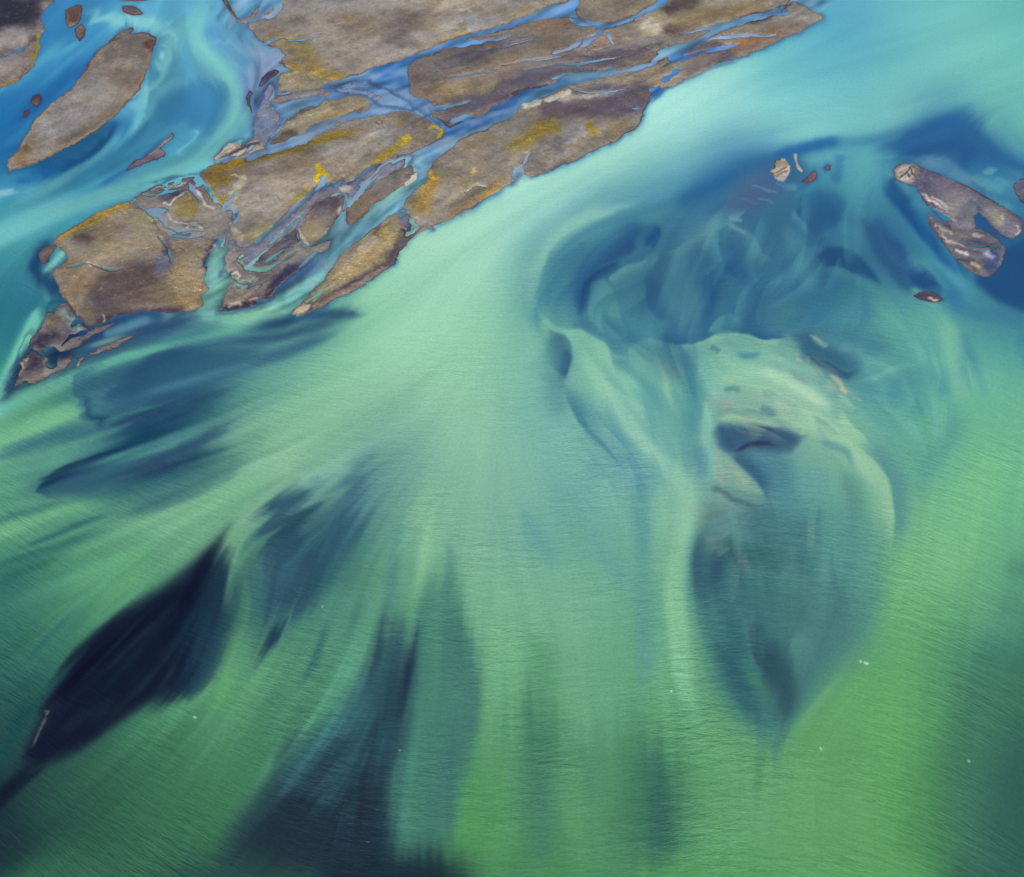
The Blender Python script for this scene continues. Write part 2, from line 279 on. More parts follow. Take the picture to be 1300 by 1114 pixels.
# each line: kind colour alpha softness points
#  S colour alpha wl,wr,core,fade0,fade1 : airbrushed plume   B colour alpha soft : soft-edged shoal
PAINT = """
S 84ccd0 .8 8,8,2,.1,.3 105,12 125,20 157,25 205,26 218,45 214,71 193,102 170,140 150,170
S 78c8ca .9 10,12,4,.1,.1 276,-20 249,33 246,51 279,84 298,112 300,142 279,173 258,203 203,226 152,244 76,269 0,300 -60,320
S 84d0c8 .6 5,5,1,.3,.3 251,30 246,51 275,80 296,112 300,140 284,170
S 70c0cc .75 8,9,1,.2,.2 254,84 216,110 178,152 142,178 89,221 50,245 0,272
S 5cb4cc .6 8,8,1,.2,.1 105,55 68,68 33,95 0,112 -40,130
B 3a84b2 .8 10 206,128 250,102 288,112 283,145 262,168 228,162 205,150
B 3680b0 .7 8 155,172 175,160 195,150 190,165 165,182
S 1c5f98 .9 9,9,2,.2,.3 12,222 60,214 95,196 130,178 160,160 180,130
S 1c64a0 .8 8,12,2,.2,.3 120,70 90,100 50,132 20,160 0,190
S 2560a0 .7 6,6,1,.2,.3 130,110 110,96 120,75 135,62
S 2a689c .8 4,7,0,.3,.3 119,240 160,218 183,195 205,178
S 2f6ca0 .7 5,5,0,.3,.3 150,40 180,38 200,40
S 5cacc0 .5 6,6,1,.2,.2 238,165 240,180 225,205 200,215
S 8fd4d0 .5 3,3,0,.2,.2 240,168 242,178 234,196
S b4dce0 .6 3,4,1,.2,.2 -20,246 10,242 25,240 36,243
S 6fb0d0 .6 4,4,0,.2,.2 280,38 300,60 325,75 
S 86b8d8 .5 3,3,0,.2,.2 268,60 290,50 305,66
S 86b8d8 .5 3,3,0,.2,.2 285,75 300,85 318,82
S 5c94c8 .5 5,5,0,.2,.2 262,50 275,42 282,55
B 7f9cc0 .85 8 322,65 362,70 358,90 345,105 338,130 355,140 352,165 325,175 312,150 316,120
S 6c94c4 .6 10,10,2,.2,.2 300,80 318,110 322,150 310,172
B 5c90c4 .9 3 325,20 352,0 352,20 340,25 328,22
S 90b0cc .8 4,4,1,.1,.1 350,62 365,70 360,75
S 84a4c4 .9 4,4,2,.1,.1 352,88 380,90 405,100 430,104 450,100
B 5c88b8 .9 8 410,100 450,102 480,92 530,100 560,130 575,160 560,172 540,150 500,140 460,140 430,135 400,130
S 2f68a8 .85 6,7,2,.2,.2 465,94 490,84 520,78 545,68
S 5c98d8 .95 4,5,3,.05,.05 540,70 575,57 615,44 655,33 690,22 725,6 740,-20
S 3a70b0 .7 5,5,1,.2,.2 470,105 500,100 530,110
S 2a5ca0 .8 4,6,1,.2,.2 538,140 555,158 572,168 600,160 640,148
S 8098b8 .85 6,7,3,.1,.1 458,136 430,150 400,164 375,178 340,190 310,198 280,206 255,212
S a4b8c8 .5 3,3,0,.2,.2 452,142 425,152 400,165 350,187 320,196
S 7894b4 .8 5,5,2,.2,.2 335,124 370,124 410,116
S 4f78ac .8 7,7,1,.2,.2 316,128 330,150 320,175
S 84a8c4 .8 4,5,2,.1,.1 600,165 565,178 530,196 508,208 470,222 440,240 410,252 385,268 350,295 325,318
S 5c9ab0 .9 6,6,4,.1,.1 570,170 555,190 543,215 525,245 495,268 460,295 430,318 400,345 370,375 330,402 290,412
S 84c8b4 .85 8,8,4,.2,.1 440,308 410,332 385,352 350,382 315,400 285,408
S 5088a8 .8 3,3,1,.1,.2 518,205 530,218 525,235
S 74b0b0 .9 4,4,2,.1,.1 448,258 436,280 428,300 418,318
S 2f4c80 .8 6,6,2,.2,.2 470,250 450,275 445,290 430,300
B 3c5484 .85 5 340,345 380,320 420,312 410,335 385,350 350,370 320,392 280,398 300,370
S 2c4478 .7 5,7,1,.2,.2 430,316 410,330 380,350 350,375 320,392 275,400
S 78b8ac .95 6,6,5,.05,.1 278,300 288,312 285,330 280,350 277,375 270,395 250,405
S 9cc8b4 .8 4,3,1,.1,.1 278,300 288,306 291,318 288,330
S 8fd0c0 .9 3,4,1,.05,.1 82,322 68,332 58,345 61,365 57,385
S 3a7f90 .7 6,6,2,.2,.2 50,350 55,375 50,400
S 74c8b0 1. 5,6,4,.1,.05 60,392 45,405 30,435 12,475 -10,520 -60,600
S 1c3f68 .9 8,8,2,.2,.2 75,300 50,322 45,340 55,352 70,372 80,390
S 1c3050 .9 6,6,3,.1,.2 45,440 30,460 15,490 0,510
S 16284a .9 10,10,4,.1,.2 60,400 90,425 80,450 50,470 20,490
S 2c4c70 .9 10,12,4,.1,.2 100,440 150,425 200,412 260,402
S 6c949c .85 5,6,2,.2,.2 145,418 175,408 205,400 235,402
S 5c9c94 .8 4,5,2,.2,.2 60,450 68,465 62,485 50,500
S 6c94a0 .7 7,7,1,.2,.3 70,392 90,400 95,412
S 84b0a4 .8 3,4,1,.2,.2 120,438 145,430 168,424
S 66b49c .9 5,6,2,.1,.1 -30,540 20,510 63,491 101,475 152,455 193,444 241,428 300,418 360,408
S 3a7084 .7 5,6,1,.3,.3 183,440 210,434 250,424 290,415
S 88c4a4 .85 6,6,3,.2,.1 268,406 300,404 335,400 370,398
S 244468 .9 6,8,1,.15,.3 470,402 420,402 380,404 350,412 320,418 290,426
S 2c4c70 .8 5,8,1,.2,.4 450,408 400,418 340,430 280,436 230,450
S 34607c .8 8,10,1,.2,.4 440,420 380,440 320,460 260,478
S 28506f .9 1.6,22,2,.06,.6 137,512 139,497 162,485 176,466 190,455 220,447 262,443 320,440
B 2c5870 .75 10 140,510 150,490 180,462 215,450 270,446 330,440 300,465 250,480 200,490 165,506
S 4f8c94 .6 5,5,1,.3,.3 180,500 230,488 290,472 340,450
S 34607c .7 8,8,1,.3,.4 150,520 210,505 280,482 350,455
S 386c80 .9 18,1.5,4,.1,.2 94,470 104,492 102,512 98,524
S 34687c .9 18,1.5,4,.2,.2 99,524 108,532 117,542 112,562
S 2c5468 .8 14,14,3,.2,.4 118,558 150,545 200,530 260,508 310,490
S 70b888 .9 11,9,4,.1,.1 -40,580 0,560 50,541 90,524 98,512
S 6cb090 .8 5,5,1,.2,.3 20,508 60,495 100,490
S 41787c .85 7,10,2,.1,.3 -10,582 30,568 60,556 110,552 160,540
S 5aa088 .6 6,6,1,.2,.3 20,600 60,590 110,568
S 24405c .95 3,15,1,.03,.5 48,622 66,608 84,600 110,585 150,572 200,556
B 305c6c .75 9 50,622 90,600 140,580 190,575 230,580 200,610 150,628 90,634 60,632
S 58a08c .7 5,5,1,.3,.4 110,598 160,580 220,560 290,528
S 2c485f .9 10,10,1,.25,.5 118,618 160,608 200,596 240,568 280,548 330,520
S 34586a .6 12,12,2,.3,.3 200,600 240,580 290,555
S 3c706f .8 3,18,1,.1,.2 312,590 270,624 228,638 178,652 134,642
S 46807a .6 10,10,1,.2,.4 110,625 160,622 220,610 270,590
S 74bc84 .85 10,7,3,.1,.2 -30,690 10,672 63,651 130,644
S 3c7468 .7 4,6,1,.2,.4 -20,662 20,652 70,640 110,636
S 78bc88 .85 14,12,5,.2,.3 345,590 300,620 254,648 190,668 120,684
S 2f6460 .85 4,5,0,.2,.4 12,698 45,688 75,676 110,664 150,655
S 30685f .8 6,8,0,.2,.4 -20,722 30,708 70,696 110,682 165,668
S 2c6458 .7 14,10,0,.2,.4 -30,760 10,735 60,715 90,700
S 64ac74 .6 8,8,0,.3,.4 60,770 110,740 170,705 240,665
S 68b074 .6 8,8,0,.3,.4 95,770 140,745 200,715 260,690
S 5aa06c .5 8,8,0,.3,.4 20,830 60,790 110,755
S 2c6450 .7 9,7,0,.3,.4 -20,850 15,830 50,800 80,780
S 24584e .6 10,8,0,.3,.4 -10,910 20,880 50,850
S 24585a .5 6,6,0,.3,.4 30,840 60,810 95,785
S 1c4c48 .8 9,9,2,.2,.3 -20,990 10,945 35,905 55,880
B 1a2c3c .9 10 288,672 284,700 290,735 286,790 270,845 250,880 232,897 205,893 190,897 170,906 140,922 118,938 85,955 45,968 28,964 37,940 52,915 55,898 72,866 95,832 125,800 160,770 200,748 230,725 262,702
B 141a2c .86 11 52,898 70,868 95,833 122,803 160,775 200,755 235,745 262,755 262,800 245,850 232,890 205,892 190,897 170,906 140,922 118,938 85,952 45,968 28,964 37,940 52,915
S 101428 .8 8,12,3,.15,.3 286,678 272,700 255,730 240,780 236,840 232,885
S 1c3c4c .7 6,6,0,.3,.3 130,890 150,862 175,830 200,795 230,760
S 1a3a48 .7 9,9,0,.3,.3 200,880 222,840 240,790 262,745
S 1c3846 .5 6,6,0,.3,.3 70,930 110,905 160,890
S 285454 .5 12,14,0,.3,.3 250,870 275,830 288,780 290,740
S 0c0c1e .9 4,6,2,.2,.3 80,885 110,850 150,815 190,785
S 0c0e20 .9 9,2,0,.2,.2 232,896 230,860 232,820
S 141c2c .9 8,10,2,.2,.2 60,968 25,990 0,1015 -40,1060
S 6c7464 .8 1.5,1.5,0,.2,.2 60,903 54,918 44,938 36,953
S a09c7c .8 1.5,2,0,.3,.3 55,899 62,902 58,908
S 2f6050 .6 3,6,0,.3,.3 62,975 110,950 150,925 190,902
S 569c66 .6 8,8,1,.2,.3 240,920 270,895 310,868 350,845
S 64ac6c .6 5,5,1,.2,.3 255,905 280,885 300,870
B 3c6c6c .8 16 373,620 360,632 345,655 335,700 338,745 355,778 392,775 420,740 440,695 448,650 430,640 405,660 388,650
S 2c4c60 .85 11,4,1,.06,.3 372,618 358,634 345,655 335,690 325,720
S 24485a .8 9,9,2,.2,.3 366,650 362,690 368,730 372,760
S 2a4c5c .7 5,7,1,.2,.3 386,655 378,690 374,725
S 508874 .7 8,6,1,.2,.3 374,668 352,700 340,730
S 44707a .7 3,6,0,.2,.2 416,594 405,610 392,630 380,660
S 84bc94 .6 5,5,1,.3,.3 402,628 392,655 390,680
S 4c8088 .75 12,14,3,.2,.3 476,560 462,600 448,640 436,680 418,720
S 3f6c78 .6 10,12,1,.3,.3 462,590 445,630 430,680 400,730
S 2c545c .7 16,14,3,.3,.3 400,690 390,730 370,765
S 1c3c4c .85 4,6,2,.2,.2 358,785 350,805 338,826 330,834
S 5c9c74 .6 6,6,1,.3,.3 330,650 300,690 296,730 310,780 310,820
S 3c7468 .6 6,6,1,.3,.3 350,650 322,680 308,710
S 4f8c7c .7 8,10,1,.3,.3 500,650 503,690 500,740 495,790
S 4f8c7c .6 6,8,1,.3,.3 567,680 570,720 568,770
S 4f8c7c .6 7,7,1,.3,.3 535,640 530,690 525,740
S 8cc890 .5 12,14,2,.3,.3 535,600 540,660 540,720 545,760
S 346c60 .75 8,6,1,.3,.3 418,790 408,820 396,848 380,862
S 407c6c .6 7,7,1,.3,.3 470,760 450,790 432,815
B 44806c .75 18 575,740 590,800 601,840 604,880 600,925 588,965 578,1010 560,1080 500,1060 500,900 515,800 540,760
S 3e7468 .65 10,30,0,.2,.1 572,760 588,805 600,845 604,880 599,925 588,965 578,1005 570,1080
B 2f545c .8 20 494,772 484,812 470,840 450,874 432,905 405,932 370,965 345,990 322,1020 300,1070 480,1090 500,990 510,935 522,880 526,830 520,800
B 1c2834 .75 30 480,905 455,915 425,935 385,960 355,990 330,1020 300,1090 470,1100 490,1010 500,940 508,890 500,860
S 1a2438 .8 5,7,1,.2,.3 524,800 520,845 510,895 503,940
S 1f3446 .7 6,8,1,.2,.3 496,775 480,830 466,880
S 34685f .6 5,5,0,.3,.3 482,880 478,930 482,980
S 3f7c68 .5 6,6,0,.3,.3 505,960 500,1000 495,1060
S 5c9c74 .5 8,8,0,.3,.3 430,880 390,920 350,960 310,1010
S 23404a .6 8,8,0,.3,.3 400,915 365,945 340,975
B 47849a .55 14 682,372 684,340 702,310 745,285 800,268 850,252 900,235 960,212 1010,200 1040,240 1050,320 1040,400 980,432 905,428 880,436 820,432 790,452 765,440 735,422 715,416 692,405
S a0d4bc .7 3,12,1,.2,.2 800,262 740,283 700,310 680,350 676,385 690,408 
S 5aa0a4 .6 14,5,1,.2,.3 860,265 800,285 750,300 720,325 700,360
S 84c0b4 .5 5,6,0,.2,.3 820,255 760,278 715,305 690,340
S 2a6090 .85 9,13,2,.2,.2 832,288 800,298 780,318 758,335 744,360 737,388 735,408
S 28487c .8 5,7,1,.2,.3 796,308 780,325 762,338
S 2f5c8c .7 4,8,0,.3,.3 752,352 742,375 735,402
S 265c90 .9 12,3,1,.2,.2 824,316 834,303 840,288
S 2a6494 .6 12,12,1,.2,.3 850,262 900,242 950,216
S 2c6896 .7 8,14,1,.2,.3 1000,200 940,215 890,240 850,262
S 5c9ca0 .7 1.5,12,0,.15,.2 772,356 792,343 808,336 832,320
S 8cc0bc .7 3,3,1,.2,.3 836,322 832,330 820,345
S 5a9ca0 .6 10,10,2,.2,.3 795,352 800,380 815,410 830,425
B 6cb0aa .75 2 752,361 769,356 780,378 788,404 797,428 775,430 752,412 746,395
B 5699a4 .7 2.5 772,358 792,343 808,335 832,319 838,324 828,340 823,356 825,382 835,399 850,408 846,428 815,440 797,430 788,404 780,378
S 3a7494 .8 1.5,20,3,.15,.3 846,408 834,400 825,380 822,355 828,340
B 60a2aa .6 10 914,264 903,282 886,300 864,316 850,332 842,360 850,395 872,412 895,400 897,345 905,300
S 6aaab0 .7 8,10,2,.2,.2 914,266 905,282 888,300 865,316
S 64a0a4 .6 6,10,2,.2,.3 905,285 900,320 896,360 886,400 876,420
S 2a6490 .75 12,2,1,.2,.3 906,430 904,400 906,370 903,335 905,300
S 2f6c94 .6 14,14,3,.3,.3 905,380 900,410 870,428
S 3578a0 .8 3,14,1,.2,.2 972,372 949,368 930,353 914,336 906,318
S 64a8ac .6 3,10,1,.2,.2 925,282 948,295 960,312 955,340 972,368
S 2f6c98 .7 12,4,1,.2,.3 930,300 925,330 945,355 970,365
S 5c9ca8 .6 10,10,1,.2,.3 985,300 978,330 990,360 975,400
S 3f7c98 .6 10,10,1,.2,.3 930,380 945,405 935,425
S 5494a0 .6 10,10,1,.2,.3 910,425 918,400 925,385
S a8c8d4 .8 2,2,.5,.2,.2 922,274 934,277 942,281
S a4c8cc .8 2,2,1,.2,.2 922,281 936,290 948,298
S 3c5c84 .6 12,12,8,.2,.2 935,262 965,235 1000,215 1030,210
B 587499 .8 5 914,262 930,244 950,226 972,219 1000,232 1008,242 990,252 965,262 946,270 928,272
S 8fb0c8 .8 1.2,1.2,0,.2,.2 950,233 975,244 990,250
S 8fb0c8 .8 1.2,1.2,0,.2,.2 957,252 975,256 985,261
S 8fb0c8 .7 1.2,1.2,0,.2,.2 965,240 980,246
S 7088b0 .7 2,2,0,.2,.2 935,250 955,258 965,262
S 74b4c4 .8 3,3,1,.1,.2 985,231 1000,240 1015,238
S 2464a0 .8 6,6,2,.2,.2 975,204 1010,190 1050,184 1080,176
S 54a8b8 .7 3,3,1,.2,.2 1018,198 1030,212 1045,220 1050,228 1020,245 1000,256
S 2f6ca4 .7 5,5,2,.2,.2 1060,195 1065,215 1055,235
B 245f96 .9 14 1221,138 1180,150 1130,172 1075,182 1000,198 1060,190 1130,195 1180,210 1260,215 1310,225 1320,215 1290,200 1262,176 1245,155
B 1f5890 .85 7 1150,192 1175,184 1215,176 1240,190 1225,205 1180,200
S 24609c .7 5,7,1,.2,.3 1225,150 1190,160 1160,172 1130,182
S 4f94ac .5 4,4,0,.2,.2 1075,195 1110,185 1150,172
S 64b8bc .85 15,15,6,.2,.2 1125,180 1095,205 1085,240 1082,270 1075,310 1060,340
S 5cacb8 .6 10,10,3,.2,.3 1070,180 1080,200 1078,230
S 2f74a0 .8 8,10,3,.2,.2 1005,262 1035,252 1062,258 1055,280 1035,295
B 316e9c .85 5 1003,272 1020,262 1050,255 1062,270 1058,290 1035,300 1022,284 1010,280
S 68b0b4 .7 9,9,3,.2,.3 985,285 1003,300 1015,330 1030,360 1050,372
S 5098b0 .6 8,8,3,.2,.3 1040,310 1065,300 1080,330
S 2f689c .8 14,10,5,.2,.3 1098,278 1118,300 1134,335 1140,360
S 234f84 .7 10,8,4,.2,.3 1125,300 1140,330 1145,360 1180,365
B 225888 .9 4 1036,328 1048,317 1078,317 1096,333 1110,348 1115,362 1095,350 1075,343 1052,341
S 64b0b0 .8 2,8,1,.2,.2 1046,341 1070,344 1090,355 1115,372
S 4fa0b4 .8 6,6,3,.2,.3 1150,275 1175,305 1190,330 1215,352 1250,376
S 60b0b4 .6 4,4,1,.2,.3 1110,290 1120,310 1140,345
S 1d5890 .9 8,6,2,.2,.2 1122,215 1128,240 1150,268 1175,298 1200,328 1235,352
S 1c4c84 .9 5,5,1,.2,.2 1130,222 1140,242 1160,260
B 6c9cb4 .85 5 1150,200 1175,198 1210,206 1240,228 1262,240 1240,240 1200,222 1170,210
B 8cc8c4 .9 3 1248,216 1258,211 1268,215 1260,222 1250,220
S 64a8b0 .8 5,5,1,.2,.2 1230,222 1255,232 1280,248
S 5cacb4 .8 4,4,1,.2,.2 1215,230 1240,245 1270,262 1295,268
B 1e4c80 .95 6 1262,322 1290,310 1330,300 1330,395 1280,388 1250,368 1238,350
B 28588c .95 4 1226,288 1232,268 1245,262 1262,282 1270,300 1250,298
S 2a6aa0 .6 8,8,3,.2,.3 1180,340 1205,370 1225,392
S 54a4a8 .7 10,10,3,.2,.3 1160,330 1185,355 1200,380
S 2c5c8c .8 10,5,3,.2,.2 1155,350 1175,365 1200,375
S 74bcb0 .8 3,6,1,.2,.2 1150,368 1175,378 1195,392
S 4f94a4 .6 20,10,3,.3,.2 1010,390 1060,400 1120,395
S 54989c .5 10,10,3,.3,.2 990,350 1000,390 1010,410
B 7cbca4 .55 10 798,452 800,443 828,434 860,438 886,436 904,425 920,424 945,425 970,433 1000,430 1010,440 1040,470 960,490 880,500 800,480
S 92ccac .9 2,14,1,.1,.1 683,399 698,413 719,423 736,421 752,428 767,441 785,453 800,455
S 96ccaa .8 1.5,7,1,.1,.1 858,436 886,435 904,425 919,423 945,423 970,433 995,432
S 80bcac .8 1.5,6,1,.1,.2 797,453 805,441 828,433 850,436
S 2f6488 .8 1.6,11,1,.2,.2 992,426 965,428 940,418 912,416 886,431 856,433 828,428 
S 3c7490 .6 4,18,1,.2,.2 990,418 950,412 900,415 860,425
S 3c7494 .6 1.6,10,1,.2,.2 768,436 750,424 735,416 722,418
S 4c8494 .6 34,6,0,.25,.3 706,500 714,484 718,460 712,435 694,416
S 3c6c84 .75 20,1.5,1,.2,.25 708,484 718,478 724,455 721,436 706,424 688,412
S 285078 .75 9,1.2,0,.2,.3 716,480 723,462 721,440
S 4a8490 .5 14,18,2,.2,.3 716,478 706,500 720,530
S 3f7c8c .8 2.5,18,1,.12,.25 800,603 782,583 754,552 735,530 726,512 716,482
S 5a9c9c .6 20,20,2,.2,.3 745,520 780,560 815,610 820,650
S 4f9090 .6 12,12,2,.2,.3 800,600 812,640 815,690 790,720
S 90ccaa .85 9,9,2,.2,.25 728,426 742,445 758,480 782,520 808,552 838,585 870,612 885,640
S 8cc8a0 .8 11,9,3,.3,.2 820,575 850,600 872,625 868,670 860,720
S 88c4a8 .7 4,5,1,.2,.4 764,446 788,476 815,495 835,515
S 5c9c9c .7 6,6,1,.2,.4 770,448 800,470 830,498 845,540
S 94c8a8 .7 3,4,1,.2,.4 830,450 845,475 850,505 860,530
S 549094 .8 9,2,2,.2,.3 880,515 882,485 872,462 850,440
S 4f9094 .7 12,12,3,.2,.4 862,455 880,490 884,525 880,570
S 8cac96 .4 6,6,0,.3,.3 843,455 852,468 862,482
S 7c908c .5 6,6,0,.2,.2 858,462 864,478
S 84c4a8 .7 5,5,2,.2,.2 910,489 898,530 896,560 903,585 900,615
S 508c94 .6 10,4,1,.2,.3 882,560 888,590 885,612
S 8cc4a4 .7 9,3,2,.2,.2 905,492 930,484 960,492 1000,508
S 3f7c80 .6 3,3,.5,.2,.2 916,498 930,495 942,500
S 94a090 .5 7,7,0,.3,.3 905,512 925,514 935,518
S 4f8488 .7 4,4,1,.2,.3 962,516 975,519 990,526
S 6c988c .6 3,4,1,.2,.2 908,526 930,523 955,528
S a0c89c .8 2.5,3,.5,.2,.2 906,534 930,528 960,535 1000,540
B 3a6078 .8 6 906,547 916,536 942,536 982,541 1002,542 1022,551 1012,562 1002,575 987,575 962,573 945,572 926,575 914,568
S 567c8c .6 4,5,1,.2,.3 925,568 945,558 965,556
S 24304c .75 3,5,.3,.2,.3 945,549 965,543 985,546
S 2a1e3c .9 2,3.5,.6,.3,.4 924,573 940,567 955,562 975,561 992,568
B 46808a .65 12 930,577 960,572 995,575 1005,600 1010,640 985,640 965,615 945,595
S 2c5470 .75 16,4,1,.15,.4 926,575 945,592 962,612 975,640
S 60a294 .6 20,20,8,.3,.3 1010,590 1030,630 1020,670
B 88b498 .85 4 908,568 925,578 950,602 968,630 950,626 925,614 906,606
S 8ca088 .45 4,4,0,.3,.3 907,598 918,608 928,614
S 9cbc94 .6 3,3,0,.2,.2 915,580 935,600 955,622
S 46646c .8 3,5,.5,.1,.4 902,617 915,621 935,634 955,645 985,658
S 7ca890 .7 4,4,1,.2,.3 905,625 930,640 965,660
B 688c80 .75 10 898,640 925,645 950,668 940,700 915,690 893,670
S 606c64 .5 5,5,0,.2,.3 890,660 910,655 935,668
S 5ca0a0 .6 3,4,1,.2,.3 930,445 950,450 968,450
S 44889c .6 2.5,4,1,.2,.3 935,449 955,452 968,446
S 447c8c .7 2,3,1,.2,.2 900,438 908,442 914,447
S 9cccac .7 8,8,2,.2,.3 960,470 1000,480 1030,500 1060,530
S 74a8a0 .6 4,5,0,.2,.3 975,462 1005,470 1030,488
S 6ca09c .6 3,4,0,.2,.3 985,445 1000,455 1030,470
S 98cca0 .8 10,8,3,.2,.2 990,545 1035,540 1065,560 1095,590 1120,625
S 94cc9c .8 2.5,14,2,.2,.2 1052,500 1080,540 1108,575 1124,610 1130,650 1129,700
S 4f8c88 .75 16,2,2,.2,.3 1080,560 1110,580 1135,612 1138,650 1136,700 1145,710
S 4f8c8c .7 5,3,1,.2,.4 1036,558 1055,565 1075,575 1085,600
S 548c80 .6 10,10,2,.3,.4 1070,590 1085,630 1090,680
B 34607c .75 9 1009,427 1028,424 1050,440 1072,448 1092,460 1080,474 1062,470 1040,460 1022,458
B 3f7890 .6 10 1035,420 1060,415 1100,420 1130,440 1110,452 1070,440
S 203c68 .8 2,6,1,.1,.3 1026,457 1050,463 1076,475 1092,466
S 7cb0ac .8 2,3,1,.2,.2 1030,428 1045,438 1054,442
S c0b898 .7 1.2,1.2,0,.2,.2 1025,427 1038,434 1048,441
S c8b490 .6 1.2,1.2,0,.2,.2 1010,448 1014,458 1024,462
S c4c098 .85 2,3,.5,.3,.2 1050,472 1062,480 1070,492 1076,502
S 5c98a0 .7 5,5,2,.3,.2 1060,440 1085,442 1100,450
S 74b4a4 .7 2,5,1,.3,.2 1075,488 1100,482 1130,470 1170,462
S 54989c .5 10,14,4,.3,.2 1095,485 1120,495 1160,480 1200,470
S 3f8094 .7 8,10,2,.2,.4 1212,415 1222,440 1235,465 1245,490
S 3f7c98 .7 5,8,4,.2,.2 1195,385 1230,392 1260,400 1310,402
S 3f8494 .6 12,12,6,.2,.2 1290,420 1310,440 1320,470
S 8ccca8 .6 10,10,4,.3,.3 1170,395 1195,410 1210,440 1220,480 1225,520
S 549888 .5 12,12,4,.3,.3 1240,520 1210,550 1180,590 1160,640
S 78c484 .5 20,20,8,.3,.3 1290,540 1240,620 1215,700 1180,780
S 5c9c94 .6 10,10,0,.3,.3 665,640 680,680 700,706 718,720
S 5f9f94 .6 3,18,0,.3,.3 810,770 792,746 772,720 754,695 740,660
S 5c9c8c .65 16,14,4,.3,.3 812,690 818,740 822,790 820,850 815,890
S 35685a .6 15,15,4,.5,.1 815,890 825,950 838,1000 850,1100
S 3f7860 .6 18,18,6,.5,.1 680,850 678,930 682,990 690,1100
S 4f8c64 .6 10,10,0,.3,.3 740,900 745,960 748,1020
S 88cc94 .75 12,10,5,.3,.3 872,660 862,700 857,745 862,800 866,850 880,910
S 4a8f60 .5 16,16,0,.3,.3 690,800 690,850 688,900
B 4c8c84 .7 26 905,655 890,680 878,710 874,732 881,768 897,805 912,845 926,882 945,912 965,932 980,944 1002,924 1032,888 1066,848 1096,810 1110,772 1117,738 1118,700 1090,660 1000,640 940,650
B 3a706e .8 22 892,690 882,732 889,768 905,805 920,845 934,882 950,908 966,926 980,936 998,918 1026,884 1058,846 1084,808 1092,770 1070,745 1000,735 940,700
S 345c68 .8 14,5,2,.2,.3 898,672 886,700 882,735 890,775
S 2c4c5c .7 8,10,2,.3,.3 902,690 915,710 908,735 898,755
S 2c4c5c .7 7,7,1,.3,.3 925,700 940,715 935,725
S 5c9084 .6 3,4,0,.2,.3 905,675 930,690 955,712
S 38686c .7 12,12,2,.3,.3 1000,700 1020,715 1030,740
S 4f9488 .5 8,8,2,.3,.3 950,690 965,720 970,745
S 264450 .7 3,10,1,.25,.15 985,872 975,855 960,835 953,815 955,785
S 2a4854 .6 5,14,1,.2,.25 972,850 985,868 995,880
S 244450 .8 12,10,4,.3,.2 965,800 985,840 1000,880 985,920
S 2c5a5e .7 10,12,2,.3,.3 905,800 925,840 950,890 975,930
S 40805f .6 5,6,2,.3,.3 935,835 960,865 985,905
S 4a8c5c .7 3,10,0,.2,.3 978,942 968,975 958,1020
S 2c5c60 .5 6,3,0,.1,.2 1005,925 985,942 978,960
S 68b070 .5 3,8,0,.2,.3 985,948 1010,925 1040,890 1080,845
B 367058 .75 30 1330,800 1270,830 1235,870 1210,920 1200,980 1205,1040 1230,1140 1330,1140
B 1c4a46 .6 46 1400,880 1310,925 1270,970 1260,1020 1270,1140 1400,1140
S 2f7060 .6 8,8,4,.3,.1 1270,725 1290,722 1320,720
S 34785f .6 8,8,4,.3,.1 1260,770 1290,772 1320,775
S 2c6c5c .6 10,10,4,.3,.1 1225,840 1260,830 1320,835
"""


def run_paint(img, text, coords=None):
    for ln in text.strip().split('\n'):
        t = ln.split()
        if not t: continue
        if t[0] == 'S':
            wl, wr, core, f0, f1 = [float(v) for v in t[3].split(',')]
            S(img, t[1], float(t[2]), wl, wr, ' '.join(t[4:]), core, (f0, f1), coords)
        else:
            B(img, t[1], float(t[2]), float(t[3]), ' '.join(t[4:]), coords)


water = base_field(sites)
run_paint(water, PAINT)
fvx, fvy, fst = flow_field()


def smear(img, length, st, k=2):
    """the current drags every edge of a plume along with it"""
    x = gx[::k, ::k]; y = gy[::k, ::k]
    acc = np.stack([resample(img[..., c], 1, x, y) for c in range(3)], -1); n = 1.0
    for sgn in (1, -1):
        px, py = x.copy(), y.copy()
        for i in range(length):
            px = px + sgn * st * resample(fvx, fst, px, py); py = py + sgn * st * resample(fvy, fst, px, py)
            wgt = 1 - i / length
            acc = acc + wgt * np.stack([resample(img[..., c], 1, px, py) for c in range(3)], -1); n += wgt
    acc = (acc / n).astype(np.float32)
    return np.stack([resample(acc[..., c], k, gx, gy) for c in range(3)], -1)


def ramp(v, a, b):
    t = np.clip((v - a) / (b - a), 0, 1)
    return t * t * (3 - 2 * t)


def blob(cx, cy, rx, ry):
    return np.exp(-((gx - cx) / rx) ** 2 - ((gy - cy) / ry) ** 2)


